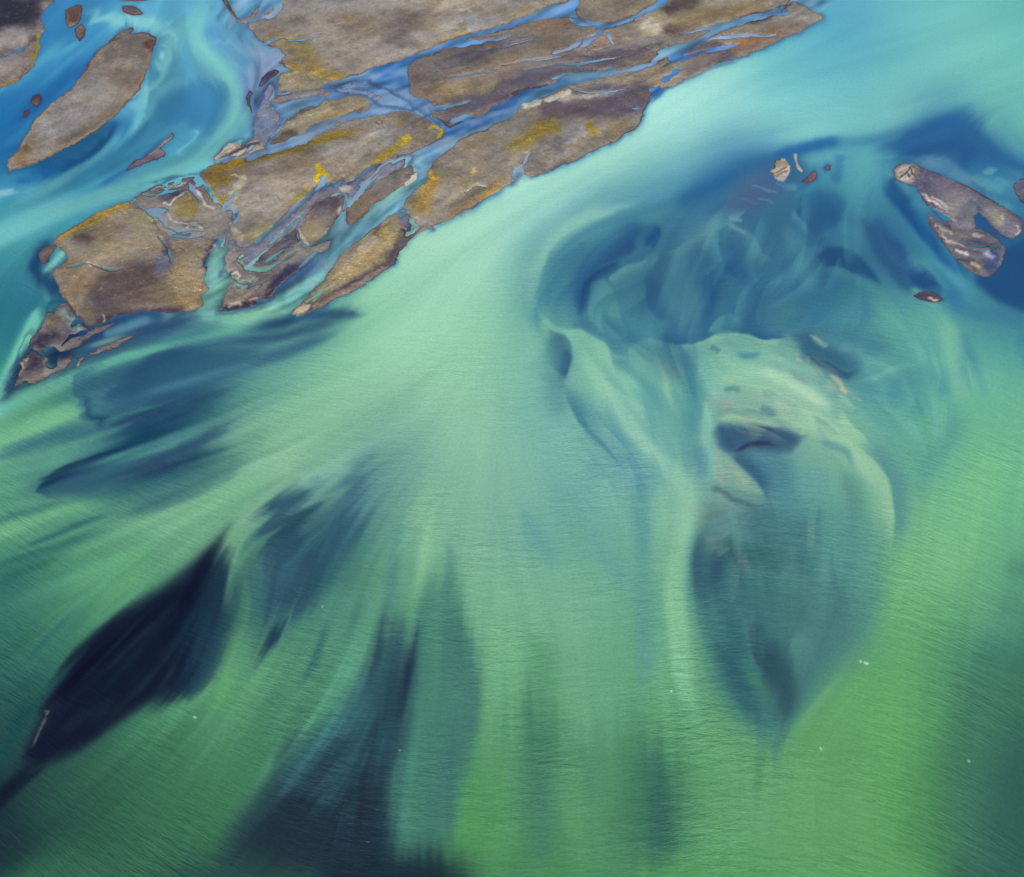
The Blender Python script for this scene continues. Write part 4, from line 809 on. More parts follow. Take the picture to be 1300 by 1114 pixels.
LIGHT, DARK, MOSS, YEL, TAN, PALE, ORG = 'a59c90', '4a4248', '77682e', 'b49c14', '9c8658', 'b8ac98', '9a6a34'
LAND_PAINT = """
B 1c1828 .9 12 -60,-60 80,-60 76,-8 50,5 52,18 40,32 0,42 -60,50
S 4a3c40 .7 3,4,1,.1,.1 -20,78 10,66 30,62 48,46
S 99908a .7 10,8,4,.2,.2 -20,60 20,50 40,52
S 9a9086 .6 8,8,4,.2,.2 -20,95 15,90 32,84
S 8c7420 .7 3,3,1,.1,.1 48,42 52,52 50,64 40,80
S 9a7030 .5 2,2,.5,.1,.1 50,66 40,84 24,100 0,112
B 6a6058 .6 8 150,48 178,44 200,50 190,80 165,75 140,70
S 8c857e .7 14,14,8,.2,.2 150,90 110,130 70,165 40,190
S 564a3c .7 6,6,2,.2,.3 60,194 100,172 140,142 165,115
S 6a4a2c .7 6,6,2,.2,.2 20,210 32,195 40,185
S a07c4c .45 1.5,3,.5,.05,.05 12,212 40,163 62,137 100,102 130,62
S a8865c .45 2.5,1.5,.5,.05,.05 14,216 60,198 118,168 160,131 180,105 196,60
S 8c6438 .5 4,4,0,.1,.1 176,112 184,92 192,70
S 5c3828 .8 6,4,0,.1,.1 186,52 192,62 196,50
B 968e84 .7 30 360,20 480,-20 640,-20 700,0 600,30 500,60 420,80 380,60
S 7c6a4c .5 12,12,4,.2,.2 330,30 370,70 420,90
S 70645c .6 10,10,6,.3,.3 395,10 440,30 520,30 580,15
S a8a094 .5 14,8,6,.3,.3 440,90 480,82 560,50 640,25
S b08850 .6 2.5,2,1,.2,.2 545,60 570,50 600,42
S 8a7838 .5 8,8,2,.2,.3 365,40 385,60 400,85 420,95
S 8c7030 .7 4,3,1,.1,.1 360,78 385,90 420,98 445,98
S 5c4c24 .7 4,4,1,.1,.1 288,4 298,16 306,26
S 5c544c .5 5,5,1,.3,.3 360,30 380,25 400,35
S 5c544c .5 5,5,1,.3,.3 490,15 520,20 560,5
S 4f4a58 .6 8,8,4,.3,.3 530,95 600,70 660,50 700,55
S 906e52 .5 9,9,4,.3,.3 660,40 700,28 740,30
S 86705c .5 9,9,4,.3,.3 590,95 640,90 680,75 720,60
S 544e5c .7 8,8,6,.3,.3 540,140 600,130 660,112 720,98
S 4a4658 .6 5,5,6,.3,.3 600,112 650,98 720,84 800,68 850,50
S 8c8478 .5 8,8,4,.3,.3 560,108 600,104 640,98
S 948c84 .5 3,3,4,.3,.3 700,72 760,62 820,52 860,44
S 907c5c .5 6,6,4,.3,.3 540,120 600,112 640,106
B 9c9078 .6 10 800,15 840,5 900,-20 980,-20 990,0 950,15 880,35 830,45 810,35
S 4c3e38 .7 5,7,3,.2,.3 835,20 850,10 880,4 900,2
S 4f4038 .6 4,4,4,.2,.3 840,30 850,38 880,36 900,33
B 847050 .6 6 850,22 880,14 930,8 970,4 975,10 930,22 880,35 855,34
S b8ac94 .8 7,7,2,.2,.3 820,25 826,35 840,42
S 9c7460 .5 6,6,4,.3,.3 745,58 770,50 800,45
S a89a60 .6 3,3,1,.3,.3 795,50 805,52
B 5a4e58 .75 9 690,125 740,112 790,108 830,112 822,140 790,150 740,150 690,150
S a89e90 .75 3,4,1,.2,.3 700,128 740,122 790,116
B c8c4b0 .95 1.3 664,138 668,130 680,126 690,128 688,134 676,138
B ccc8b4 .95 1.3 690,127 700,121 714,116 726,116 722,122 705,128 692,132
B 8c8478 .5 8 560,230 580,200 620,180 670,170 650,210 600,245 560,260
B 9a9088 .75 8 680,195 700,170 730,160 750,165 745,185 715,200 690,212
S 8a7430 .75 8,8,3,.2,.2 640,205 650,190 670,178 690,165 720,156
S 8a7428 .75 5,5,1,.2,.2 745,155 752,165 760,175
S 7c6a3c .6 6,6,3,.2,.2 765,160 790,160 808,155
S 6e5a48 .6 5,5,3,.2,.2 760,175 790,168 812,158
S 9a7c40 .8 8,8,3,.2,.2 548,215 545,240 535,265 528,280
S b4983c .6 3,2,.5,.2,.2 548,214 544,225 550,232
S a89c78 .7 4,4,1,.2,.2 640,215 660,200 672,190 685,182
S c0b090 .7 2,2,.5,.2,.2 668,196 676,188
S c8a468 .8 2,2,.5,.2,.2 596,222 606,214
S 96703c .6 4,2,1,.1,.1 640,218 620,245 590,262 560,280
S 6c645c .6 4,4,2,.2,.2 560,272 600,250 630,232
S 7a5e4c .6 5,5,2,.2,.2 870,85 920,66 980,45 1030,25
S 8a6848 .6 3,3,1,.2,.2 900,75 950,52 1000,35
B 504850 .7 4 870,66 895,54 920,58 900,72 880,74
S 5a5058 .7 4,4,2,.2,.2 860,95 900,80 940,66
B a08c64 .7 10 405,360 430,335 455,312 480,292 500,285 505,300 480,330 450,355 420,370
S a89e88 .6 5,5,2,.2,.2 455,325 470,310 485,300
S 8a7420 .6 2,2,.5,.2,.2 470,304 485,290 498,284
S 4c4048 .9 4,5,2,.05,.1 375,398 405,388 440,366 480,345 500,325 512,305 540,292
S b0a090 .8 1,1,.3,.05,.1 398,385 412,370 425,360
S 7a6c60 .8 2,2,1,.05,.1 395,393 430,374 470,352 498,334
B c8b898 .9 2 374,398 376,392 388,386 396,388 390,396 380,400
B 3c3850 .8 4 514,284 524,282 530,292 518,300 508,296
S 9c9488 .55 14,14,8,.3,.3 300,290 320,260 370,230 420,205 480,180
S 6c6258 .5 8,8,4,.3,.3 330,225 380,205 420,190
S 958e84 .7 8,8,4,.2,.2 430,210 460,190 500,172
S a8a090 .7 4,3,1,.2,.2 450,190 480,172 505,170
S 8a7020 .85 4,4,1.5,.05,.2 262,222 300,208 340,198 380,188 410,178 440,172 470,165
S c0a818 .9 1.5,1.5,.5,.2,.1 540,166 552,162 562,168 552,176
S a89020 .8 4,4,1,.2,.2 522,172 515,180 505,185
S 8c7820 .8 3,3,1,.2,.3 515,178 500,192 480,204 465,212
S c8ac08 .95 2.5,3,1.2,.05,.2 402,209 405,218 402,228 400,236
S b49c18 .85 2,2,1,.1,.3 406,212 412,222 418,234
S 8c7a28 .8 4,4,1,.2,.2 400,236 392,246 380,256 372,262
S 847028 .8 6,5,1,.2,.2 262,232 268,244 282,258 276,250
S 7a6420 .7 8,6,1,.2,.2 260,225 285,230 298,228
S c0b088 .8 1.5,1.5,.5,.2,.2 290,226 298,222 308,228 304,236 292,238
S b0a890 .8 4,4,1,.2,.3 312,218 305,235 296,250 290,262
S b4aa94 .8 3,3,1,.2,.2 292,282 300,296 312,308
S 8c7c5c .7 5,5,2,.2,.2 310,310 330,296 350,280
S 685c50 .6 7,7,2,.2,.2 500,148 530,156 550,164
S 50443c .7 3,5,1,.2,.2 346,182 362,172 382,168
S a89870 .5 5,5,2,.2,.2 375,158 400,142 430,132
S a89c64 .7 3,3,1,.2,.2 356,96 380,92 408,102
S 9a8c6c .6 4,4,1,.2,.2 362,110 380,106
S c8c0b0 .9 2,2,1,.1,.1 276,194 290,184 300,184
S c0bab0 .9 1,1.5,.5,.1,.1 282,202 300,196 325,190
S 403848 .9 1.5,1.5,.5,.1,.1 278,202 292,196 305,190 330,180
S 403848 .9 1.5,1.5,.5,.1,.1 272,200 280,188 296,178
B 4e4650 .8 6 395,262 420,248 434,250 426,270 412,280 395,278
B 86744c .7 5 385,300 390,285 405,282 412,292 400,304 390,308
S b4a494 .7 1,1.2,.3,.1,.1 379,290 384,302 392,311 408,303 420,288
S 86623c .6 3,3,1,.2,.2 445,282 460,272 480,256
S 5c504c .6 4,4,1,.2,.2 470,255 490,240 510,225
S c0b8ac .9 2,2,.8,.1,.1 448,254 440,262 432,268 428,276
S c0b49c .8 3,3,1,.2,.2 425,236 435,240 448,238
B 2e2a48 .9 3 345,356 360,345 372,335 384,330 376,342 360,355 350,370 338,382 328,380 338,368
B 6a4a48 .8 2 308,382 320,376 336,372 344,366 345,372 334,380 318,386
B b89c84 .95 1.2 313,383 322,379 332,378 330,382 318,385
S 2c2840 .8 2.5,2,1,.1,.1 280,392 300,390 330,384 350,370
S 9a9888 .7 5,5,2,.2,.2 300,372 310,360 330,352
S c4b8a8 .8 1.2,1.2,.3,.2,.2 292,352 300,346 306,352 298,356
S b0a890 .6 2,2,.5,.2,.2 290,390 300,386 308,388
S 968034 .7 8,6,3,.2,.2 75,300 100,286 140,268 170,258
S a07a30 .7 3,2,1,.1,.1 70,308 84,296 105,284 140,266 165,256
S a89428 .85 2,2,1,.2,.2 180,266 190,276 198,288
S 8c8450 .6 9,9,3,.3,.3 160,290 175,285 185,300
S 4a3c3c .8 6,6,2,.3,.3 85,312 105,305 125,306
S 9a8c6c .5 10,8,4,.3,.3 95,330 140,322 190,318 215,305
B 54484a .75 12 140,340 180,325 200,335 190,370 160,395 125,400 110,380 120,360
B 8a745c .6 10 75,345 110,335 125,350 105,375 88,375
B 94805c .75 8 222,335 245,330 258,345 256,375 240,390 222,375 215,350
B 5c5c70 .7 6 195,330 210,322 225,325 215,345 200,352
S 40384c .8 4,4,1,.2,.2 205,300 215,312 205,325
B 443c50 .8 3 258,338 262,318 270,308 276,318 272,335 264,342
S b8b0a8 .9 1,1,.3,.1,.1 266,330 270,318 274,312 276,322 270,334
S 2a2440 .8 3,3,1,.1,.1 260,332 264,340 272,336
S a06c3c .6 2,2,.5,.1,.1 100,400 92,390 86,378
S 3a3040 .7 4,3,1,.1,.1 110,412 128,408 150,400 200,396 240,394
S c4b8a0 .7 1,1,.3,.2,.2 130,398 134,406 128,410
S c4b8a0 .7 1,1,.3,.2,.2 104,340 112,336 118,342
B 80703c .8 4 218,268 224,256 240,250 250,258 254,270 246,278 228,278 220,275
B 443e50 .7 3 198,246 215,240 235,240 228,252 214,256 202,254
B 46404c .7 3 225,280 245,282 260,286 250,292 232,290
S c4bcae .8 1,1,.3,.1,.1 188,244 205,238 225,236 240,230
S c4bcae .8 1,1,.3,.1,.1 205,258 215,262 225,252 235,246
S bcb4a8 .8 1,1,.3,.1,.1 212,268 220,280 235,284 255,284
S b8b0a4 .8 1.5,1.5,.3,.1,.1 246,242 256,250 262,262 275,268
S c4bcae .7 1,1,.3,.1,.1 230,292 245,287 262,291
B 7c9890 .7 6 72,396 84,394 96,410 108,420 100,425 88,418 80,405
B 2c2840 .9 5 40,438 52,425 70,425 85,435 70,442 52,444
S 3c3040 .9 2,2,1,.1,.1 98,402 106,414 116,420
S b09878 .8 1.2,1.2,.3,.1,.1 24,478 28,462 36,454
S a08c70 .7 1.5,1.5,.3,.1,.1 18,486 30,484 40,486
B 2c2438 .8 5 30,470 45,458 60,462 55,475 40,482
B 74867c .6 4 58,452 68,456 66,470 58,478 54,465
S 3c3038 .8 1.5,1,.5,.1,.1 100,462 125,453 150,442 170,430
S 50403c .8 1.5,1.5,.5,.1,.1 978,216 984,205 992,200
S 60544c .7 1,1,.3,.1,.1 984,222 990,214 998,212
S 60544c .7 1,1,.3,.1,.1 987,226 993,219 1000,217
B b4a894 .9 3 1134,218 1142,210 1156,208 1168,214 1166,228 1158,235 1146,232
S 4a4450 .8 1,1,.3,.1,.1 1150,222 1156,214 1160,222 1166,228
S 4a4450 .8 1,1,.3,.1,.1 1144,228 1152,220 1158,228
S 6c6050 .7 2,2,.3,.1,.1 1155,210 1165,216 1162,232
S d0c4b4 .8 1,1,.3,.1,.1 1192,221 1202,226 1212,230
S d8d0c4 .9 1.4,1.4,.5,.2,.2 1172,248 1190,262 1204,274 1218,284
S d8c4ac .9 1.2,1.2,.5,.2,.2 1180,248 1194,258 1208,268
S c8b49c .8 1,1,.4,.2,.2 1168,244 1180,252 1190,264
S 443c54 .7 1,1,.4,.2,.2 1178,256 1196,268 1212,280
S 8c8478 .6 3,3,1,.2,.2 1212,262 1222,256 1218,245
B 96906c .6 3 1256,274 1266,270 1272,282 1268,290 1260,284
B c8c0b4 .9 1 1267,276 1272,273 1275,277 1271,280
S b0a09c .9 1,1,.5,.1,.1 1291,286 1293,294 1288,301
S 5a5470 .7 6,6,3,.2,.2 1180,228 1220,245 1260,262
S c0b4a8 .8 1,1,.4,.2,.2 1186,280 1196,296 1206,314
S 3c3850 .7 2,2,.6,.2,.2 1190,292 1210,302 1240,310 1268,312
S 3c3850 .6 2,2,.6,.2,.2 1140,236 1160,244 1180,262 1200,280
S 34405f .7 5,5,2,.2,.2 1215,280 1235,262 1255,266
S 34486c .7 6,6,2,.2,.2 1262,310 1262,330 1250,348
S d8d0c4 .9 1.6,1.6,.8,.2,.2 1190,288 1200,293 1212,298
B d4d0c8 .95 1.2 1232,299 1240,297 1249,300 1246,304 1236,303
S d8d0c8 .9 1.4,1.4,.6,.2,.2 1208,318 1218,322 1232,325
S c4b8ac .8 1,1,.4,.2,.2 1200,304 1212,310 1228,314
B 9c9ca4 .7 3 1245,320 1255,318 1264,326 1258,330
S 4a4664 .7 1,1,.4,.2,.2 1200,312 1220,318 1250,322
S b8a480 .8 1.5,1.5,.4,.2,.2 1230,334 1240,340 1246,342
S 4a4258 .7 2,2,.5,.2,.2 1212,330 1226,332 1240,330
S c0b0a4 .9 1.2,1,.5,.2,.2 1176,379 1186,382 1196,381
"""

# rills and pools cut below the water level: width, depth, path
RILLS = """
2.2,1.2 430,112 452,112 476,116 500,126 524,140 546,152
1.5,1.1 450,106 480,110 505,126
1.2,1.0 660,92 700,84 740,80 790,72
1.2,1.0 860,44 900,36 940,24
1.2,1.0 720,112 760,118 800,112
1.6,1.3 300,330 316,340 336,342 356,334 380,318
1.2,1.1 290,350 305,358 322,362
1.5,1.3 446,262 452,250 462,238 478,226
1.3,1.1 320,306 345,290 372,268 392,252
1.2,1.0 340,312 365,292 386,272
1.4,1.1 78,440 88,428 104,424
1.2,1.0 180,246 196,250 214,244 232,240
1.0,.9 84,340 110,336 140,344 160,340
1.0,.9 200,300 214,318 218,336
1.0,.9 330,60 352,50 380,52 410,44
1.0,.9 600,66 640,60 680,48
1.0,.9 560,100 610,92 660,80 720,72
1.0,.9 590,245 606,236 624,238
1.8,1.6 312,30 330,23 345,18 360,8
5,1.6 325,26 338,8 352,0 350,16 338,24
2.5,1.3 735,62 748,52 760,44 768,36
1.6,1.2 560,62 590,56 620,52 650,46
2,1.3 700,70 725,60 740,50
1.5,1.1 722,24 735,30 752,32
2,1.2 780,58 775,48 772,40
1.6,1.2 545,139 575,134 600,128
2,1.3 572,156 586,150 600,146
2.2,1.5 648,140 665,128 690,118 712,108 740,104
1.3,1.1 700,101 720,96 745,94
1.3,1.0 800,138 815,137
3,1.3 824,112 834,116 838,108
2.6,1.3 840,104 852,96 862,88
2,1.4 862,78 892,67 920,61 940,57
1.5,1.2 898,51 935,47 985,45
1.3,1.1 880,56 895,48
1.8,1.2 980,12 992,18 1005,14
4,1.6 651,228 658,218 664,210
1.5,1.0 664,212 670,200 676,190
3.5,1.5 410,238 410,228 409,222
1.6,1.2 390,248 380,258 365,272
1.5,1.4 194,268 205,278 214,290
1.6,1.2 214,290 232,292 260,292
1.6,1.2 240,232 246,245 258,256
1.5,1.1 262,296 250,300 228,300 210,296
1.4,1.2 255,228 264,240 275,256 285,262
1.4,1.1 300,240 292,256 280,270 268,276
1.6,1.2 290,260 300,270 298,285
1.2,1.0 292,366 300,362 306,368
4.5,1.6 60,440 66,452 64,470
2,1.2 514,300 524,294 528,286
1.3,1.1 388,386 398,378 408,372 416,362
1.2,1.0 1180,262 1196,274 1208,282
1.2,1.0 1215,306 1236,312 1258,314
1.2,1.0 0,74 20,66 40,56
"""
RILL_WATER = """
S 84a0bc .9 3,3,2,0,0 312,30 330,23 345,18 360,8
S 5c94d4 .9 3,3,3,.1,.1 690,22 705,14 720,8 740,4 770,0
S 588fc0 .9 4,4,3,.1,.1 720,20 750,33 765,36 790,30 815,20 835,10 850,-6
S 6c90b8 .9 4,4,3,0,0 735,62 748,52 760,44 768,36
S 7c94b4 .9 4,4,3,0,0 700,70 725,60 740,50
S 3f6fae .9 6,6,4,0,0 572,163 600,156 640,138 665,124 690,116 712,108
S 5c94bc .95 4,4,3,.1,.1 650,142 672,128 700,116 740,104 780,99 815,95
S 4a86c8 .9 4,4,4,.1,.1 800,98 830,90 856,76 890,60 930,44 975,26 1004,12
S 7ca4d0 .9 3,3,2,.2,.2 900,52 940,36 980,22 1000,14
S 4a80c0 .9 4,4,3,0,0 862,78 892,67 920,61 940,57
S 88a4c8 .9 3,3,2,0,0 898,51 935,47 985,45
S 3a78b8 .9 4,4,3,0,0 824,112 834,116 838,108 852,96 862,88
S 7c9cb8 .9 5,5,3,0,0 410,240 410,228 409,222
S 8c9cb4 .9 5,5,3,0,0 390,250 380,260 360,276
S 84a0b8 .9 4,4,3,0,0 651,230 658,218 664,210 676,190
S 8494ac .9 4,4,4,0,0 190,262 205,278 214,290 232,292 262,294
S 8094b0 .9 4,4,4,0,0 240,232 250,246 270,262 292,278
S 8a94a8 .8 8,8,6,0,0 240,296 275,285 290,262
S 30406c .8 5,5,3,0,0 256,336 262,316 270,306
S 1f4878 .7 6,6,2,.1,.1 95,412 115,424 140,412 180,402 215,401
S 5a90a8 .7 4,4,2,.1,.2 130,424 170,412 200,404
"""


def shore_noise_at(x, y):
    return resample(SHN, 1, x, y)


land_h = np.full((H, W), -2.0, np.float32)
land_id = np.zeros((H, W), np.int16)
land_c = np.zeros((H, W, 3), np.float32) + lin('80756a')
ISLES = []
shore = np.full((H, W), -60.0, np.float32)
for n, ln in enumerate(ISLE_TEXT.strip().split('\n')):
    nm, col, label, pts = ln.split('|')
    pts = P(pts)
    q = np.array(pts, np.float32)
    q = spline(np.vstack([q, q[:1]]), 6)[:-1, :2]
    sl = box(q[:, 0].min() - 14, q[:, 0].max() + 14, q[:, 1].min() - 14, q[:, 1].max() + 14)
    small = min(q[:, 0].max() - q[:, 0].min(), q[:, 1].max() - q[:, 1].min()) < 22
    w = .35 if small else 1.0
    x = gx[sl] + w * sx[sl]; y = gy[sl] + w * sy[sl]
    sd = seg_dist(q, x, y)
    cur = shore[sl]; upd = sd > cur
    cur[upd] = sd[upd]
    ids = land_id[sl]; ids[upd & (sd > -12)] = n + 1
    c = land_c[sl]
    m = upd & (sd > -12)
    c[m] = lin(col)
    ISLES.append([nm, label, col, q])

grain1 = fbm(26, 11, 201, 5, gain=.62); grain2 = fbm(7, 4, 211, 3, gain=.7); grain3 = fbm(60, 26, 221, 4)
lstreak = lic(fbm(5, 4, 231, 2), 14, 1.6, fvx, fvy, fst)
braid = lic(fbm(9, 7, 241, 3), 9, 2.0, fvx, fvy, fst)
big = fbm(70, 28, 471, 4); b1 = np.clip(big * 1.5 - .3, 0, 1) * .55; b2 = np.clip(-big * 1.5 - .35, 0, 1) * .5
land_c = land_c * (1 - b1[..., None]) + lin('9a917e') * b1[..., None]
land_c = land_c * (1 - b2[..., None]) + lin('5a4f4e') * b2[..., None]
LAND_PAINT = '\n'.join(' '.join([*t_[:2], '%.2f' % min(.95, float(t_[2]) * 1.25), *t_[3:]]) for t_ in (l_.split() for l_ in LAND_PAINT.strip().split('\n')))
run_paint(land_c, LAND_PAINT, (gx + 1.4 * sx, gy + 1.2 * sy))
frng = np.clip(blob(235, 265, 75, 42) + blob(300, 340, 60, 60) + blob(440, 240, 90, 30) + blob(60, 440, 50, 50) + blob(300, 190, 45, 18) + blob(500, 290, 40, 20) + .7 * blob(700, 120, 160, 22) + .7 * blob(400, 130, 70, 35) + .6 * blob(860, 75, 120, 25), 0, 1)
shore = shore + (3.2 * np.clip(blob(700, 118, 75, 22) + blob(810, 92, 60, 16) + blob(900, 62, 60, 16), 0, 1) + 1.6 * blob(620, 40, 110, 20)) * (shore > -14)
shore = shore + frng * (6.5 * np.clip(braid, -1.2, 1.6) + 1.0) * (shore > -9) * (shore < 9)
bankf = .075 + .045 * fbm(40, 30, 401, 3)
land_h = np.clip(shore * np.clip(bankf, .03, .14), -1.1, 0.75) + np.clip(shore / 8, 0, 1) * (0.16 * grain1 + 0.06 * grain2 + .05 * lstreak)
# scour hollows in the low muddy bars
wet = np.zeros((H, W), np.float32)
for n, (nm, label, col, q) in enumerate(ISLES):
    if nm == 'mudflat' or 'low muddy' in label or 'xx' in label or 'pale striped' in label: wet[land_id == n + 1] = 1
wet = np.maximum(wet, .8 * blob(290, 270, 24, 30)); wet = np.maximum(wet, .45 * blob(440, 225, 60, 20))
land_h -= wet * np.clip(.16 + .34 * braid + .12 * grain3, 0, 1.1)
thread = lic(fbm(13, 7, 501, 3), 22, 2.0, fvx, fvy, fst)
tm = np.clip(fbm(80, 40, 511, 3) * 1.6 + .15, 0, 1) * np.clip(1.2 * blob(720, 85, 210, 42) + blob(420, 150, 90, 40) + blob(240, 275, 60, 35) + blob(330, 340, 60, 50) + blob(170, 350, 70, 40) * .8, 0, 1)
land_h -= 1.25 * np.exp(-(thread / .085) ** 2) * tm
for ln in RILLS.strip().split('\n'):
    t = ln.split(); wd, dp = [float(v) for v in t[0].split(',')]
    rp_ = spline(P(' '.join(t[1:])), 3)[:, :2]; uu = np.linspace(0, 1, len(rp_))
    rp_ = np.column_stack([rp_, np.clip(np.minimum(uu, 1 - uu) * 5, 0, 1) ** .6 * (1 + .35 * np.sin(uu * 9 + wd * 7)) + .08])
    sl, a = stroke_alpha(rp_, wd * .8, wd * .8, wd * .45, (.03, .03), (gx + .8 * sx, gy + .7 * sy))
    land_h[sl] -= dp * a
# soil colour
lum = 1 + .07 * grain1 + .06 * grain2 + .07 * grain3 + .035 * lstreak
land_c = land_c * lum[..., None]
warm = fbm(44, 30, 251, 4) - .35
land_c = land_c * np.stack([1 + .05 * warm, 1 + .015 * warm, 1 - .07 * warm], -1)
# yellow-brown moss gathers in flecks on the older, higher gravel
mo = np.clip(fbm(20, 9, 261, 5, gain=.65) * 1.5 - .66 + .4 * fbm(90, 60, 262, 2), 0, 1) * np.clip(shore / 6, 0, 1) * ramp(gx, 900, 820)
land_c = land_c * (1 - .55 * mo[..., None]) + lin('7e6c3c') * .55 * mo[..., None]
dk = np.clip(-grain1 * 1.2 - .45 + .25 * braid, 0, 1) * .28
land_c = land_c * (1 - dk[..., None]) + lin('4c4448') * dk[..., None]
pal = np.clip(fbm(9, 4, 271, 4, gain=.7) * 1.6 - .95, 0, 1) * .35
land_c = land_c * (1 - pal[..., None]) + lin('b4a896') * pal[..., None]
# old drainage threads and damp hollows
dr = np.exp(-(braid / .10) ** 2) * np.clip(fbm(70, 50, 411, 2) * 1.3 + .1, 0, 1) * .4
land_c = land_c * (1 - dr[..., None]) + lin('5c5460') * dr[..., None]
dmp = np.clip(fbm(60, 20, 421, 4) * 1.6 - .75, 0, 1) * .45
land_c = land_c * (1 - dmp[..., None]) + lin('554c54') * dmp[..., None]
smo = np.clip(fbm(80, 40, 431, 3) * 1.5 - .2, 0, 1) * .5 * np.clip(shore / 8, 0, 1)
land_c = land_c * (1 - smo[..., None]) + lin('98908a') * smo[..., None]
land_c = land_c * 1.10
# silt line above the wet rim
rim = np.exp(-((land_h - .16) / .05) ** 2) * np.clip(.12 + .55 * fbm(24, 16, 281, 3), 0, .7)
land_c = land_c * (1 - rim[..., None]) + lin('a89684') * rim[..., None]
wr_ = ramp(land_h, .16 + .10 * fbm(30, 20, 441, 3), -.02) * np.clip(.55 + .45 * fbm(28, 18, 481, 3), .15, .85)
land_c = land_c * (1 - wr_[..., None]) + lin('3a3440') * wr_[..., None]
land_c = np.clip(land_c, .02, 1)

inner = ramp(shore, -30, -14) * np.clip(ramp(gy, 240, 190) * ramp(gx, 500, 560) + blob(400, 260, 140, 90) * 1.3, 0, 1) * ramp(gx + .95 * gy, 1120, 1020) * ramp(gx - gy * .2, 215, 260)
_sl, _a = poly_alpha(P('240,402 300,398 366,400 384,402 430,379 480,350 511,318 530,298 580,273 640,238 660,226 730,204 790,175 812,160 820,134 850,110 930,76 1028,34 1045,22 1000,-60 270,-80 300,60 322,150 255,215 165,250 150,300 180,350 200,395'), 2.5)
_m = np.zeros((H, W), np.float32); _m[_sl] = _a
inner = inner * _m
inner = (inner * (.75 + .25 * grain3))[..., None]
water = water * (1 - .85 * inner) + (lin('5f82ae') * ramp(gy, 330, 150)[..., None] + lin('6a9aa8') * (1 - ramp(gy, 330, 150)[..., None])) * .85 * inner
run_paint(water, RILL_WATER)
sh_ = _m * ramp(shore, -30, -14) * ramp(gx, 230, 290)
water = water * (1 + (sh_ * (.10 * braid + .07 * lstreak))[..., None])
sm_ = (sh_ * np.clip(braid * .9 + .5 * grain3 - .15, 0, 1) * .5)[..., None]
water = water * (1 - sm_) + lin('8a94a6') * sm_
# shallow clear margin round every bar, where the bed shows through
near = np.exp(-np.clip(-shore - .5, 0, 60) / (1.5 + 2.0 * np.clip(fbm(50, 50, 451, 2) + .4, 0, 1.3))) * (.28 + .3 * wet) * (shore < 3)
near *= (.6 + .4 * np.clip(fbm(25, 25, 291, 2) + .3, 0, 1))
water = water * (1 - near[..., None]) + lin('2c4468') * near[..., None]
deep = np.exp(-np.clip(-shore, 0, 60) / (2.6 + 1.2 * fbm(60, 60, 461, 2))) * .8 * (shore < 4) * (1 - _m) * ramp(gx + 1.6 * gy, 860, 1000) * ramp(gx, 1075, 1040)
water = water * (1 - deep[..., None]) + lin('2a74a8') * deep[..., None]
# ---------------------------------------------------------------- from daylight colour to reflectance


def calibrate(c, px, py):
    """take off the sky sheen and divide by the daylight level"""
    ys = [100, 425, 570, 875, 1100]
    a = np.stack([np.interp(py, ys, t) for t in ([.006, .0066, .0065, .004, .004], [.016, .0115, .0095, .006, .006], [.023, .021, .0155, .0103, .0103])], -1)
    return np.clip((c - a) / np.array([1.584, 1.627, 1.78]), .001, .75)


def calibrate_land(c):
    return c / np.array([1.72, 1.81, 2.02])
# ---------------------------------------------------------------- scene
import bpy

C = bpy.context.scene.collection
CAM_H, PITCH, FOC = 600.0, math.radians(55), 1400.0
SUN_EL, SUN_AZ = math.radians(36), math.radians(184)      # azimuth from north, clockwise


def ground(x, y):
    """image pixel -> metres on the flat valley floor, projected through the camera"""
    a = (x - 650.0) / FOC; b = (557.0 - y) / FOC  # camera ray through the image pixel
    dy = math.cos(PITCH) + b * math.sin(PITCH); dz = -math.sin(PITCH) + b * math.cos(PITCH)
    s = CAM_H / -dz
    return a * s, dy * s


def grid_mesh(name, px, py, pz, faces, col=None, extra=None):
    me = bpy.data.meshes.new(name)
    wx_, wy_ = ground(px, py)
    v = np.empty((px.size, 3), np.float32); v[:, 0] = wx_.ravel(); v[:, 1] = wy_.ravel(); v[:, 2] = np.asarray(pz, np.float32).ravel()
    me.vertices.add(len(v)); me.vertices.foreach_set('co', v.ravel())
    nf = len(faces)
    me.loops.add(nf * 4); me.loops.foreach_set('vertex_index', faces.astype(np.int32).ravel())
    me.polygons.add(nf); me.polygons.foreach_set('loop_start', np.arange(0, nf * 4, 4, dtype=np.int32))
    me.polygons.foreach_set('use_smooth', np.ones(nf, bool))
    me.update(calc_edges=True)
    if col is not None:
        at = me.color_attributes.new('Col', 'FLOAT_COLOR', 'POINT')
        c = np.ones((px.size, 4), np.float32); c[:, :3] = col.reshape(-1, 3)
        at.data.foreach_set('color', c.ravel())
    if extra is not None:
        at = me.attributes.new('Ripple', 'FLOAT_VECTOR', 'POINT'); at.data.foreach_set('vector', extra.astype(np.float32).ravel())
    return me


def add(name, me, mat):
    o = bpy.data.objects.new(name, me); C.objects.link(o); me.materials.append(mat)
    return o


def node(nt, kind, **kw):
    n = nt.nodes.new(kind)
    for k_, v_ in kw.items():
        if hasattr(n, k_): setattr(n, k_, v_)
        else: n.inputs[k_].default_value = v_
    return n


# ---- materials


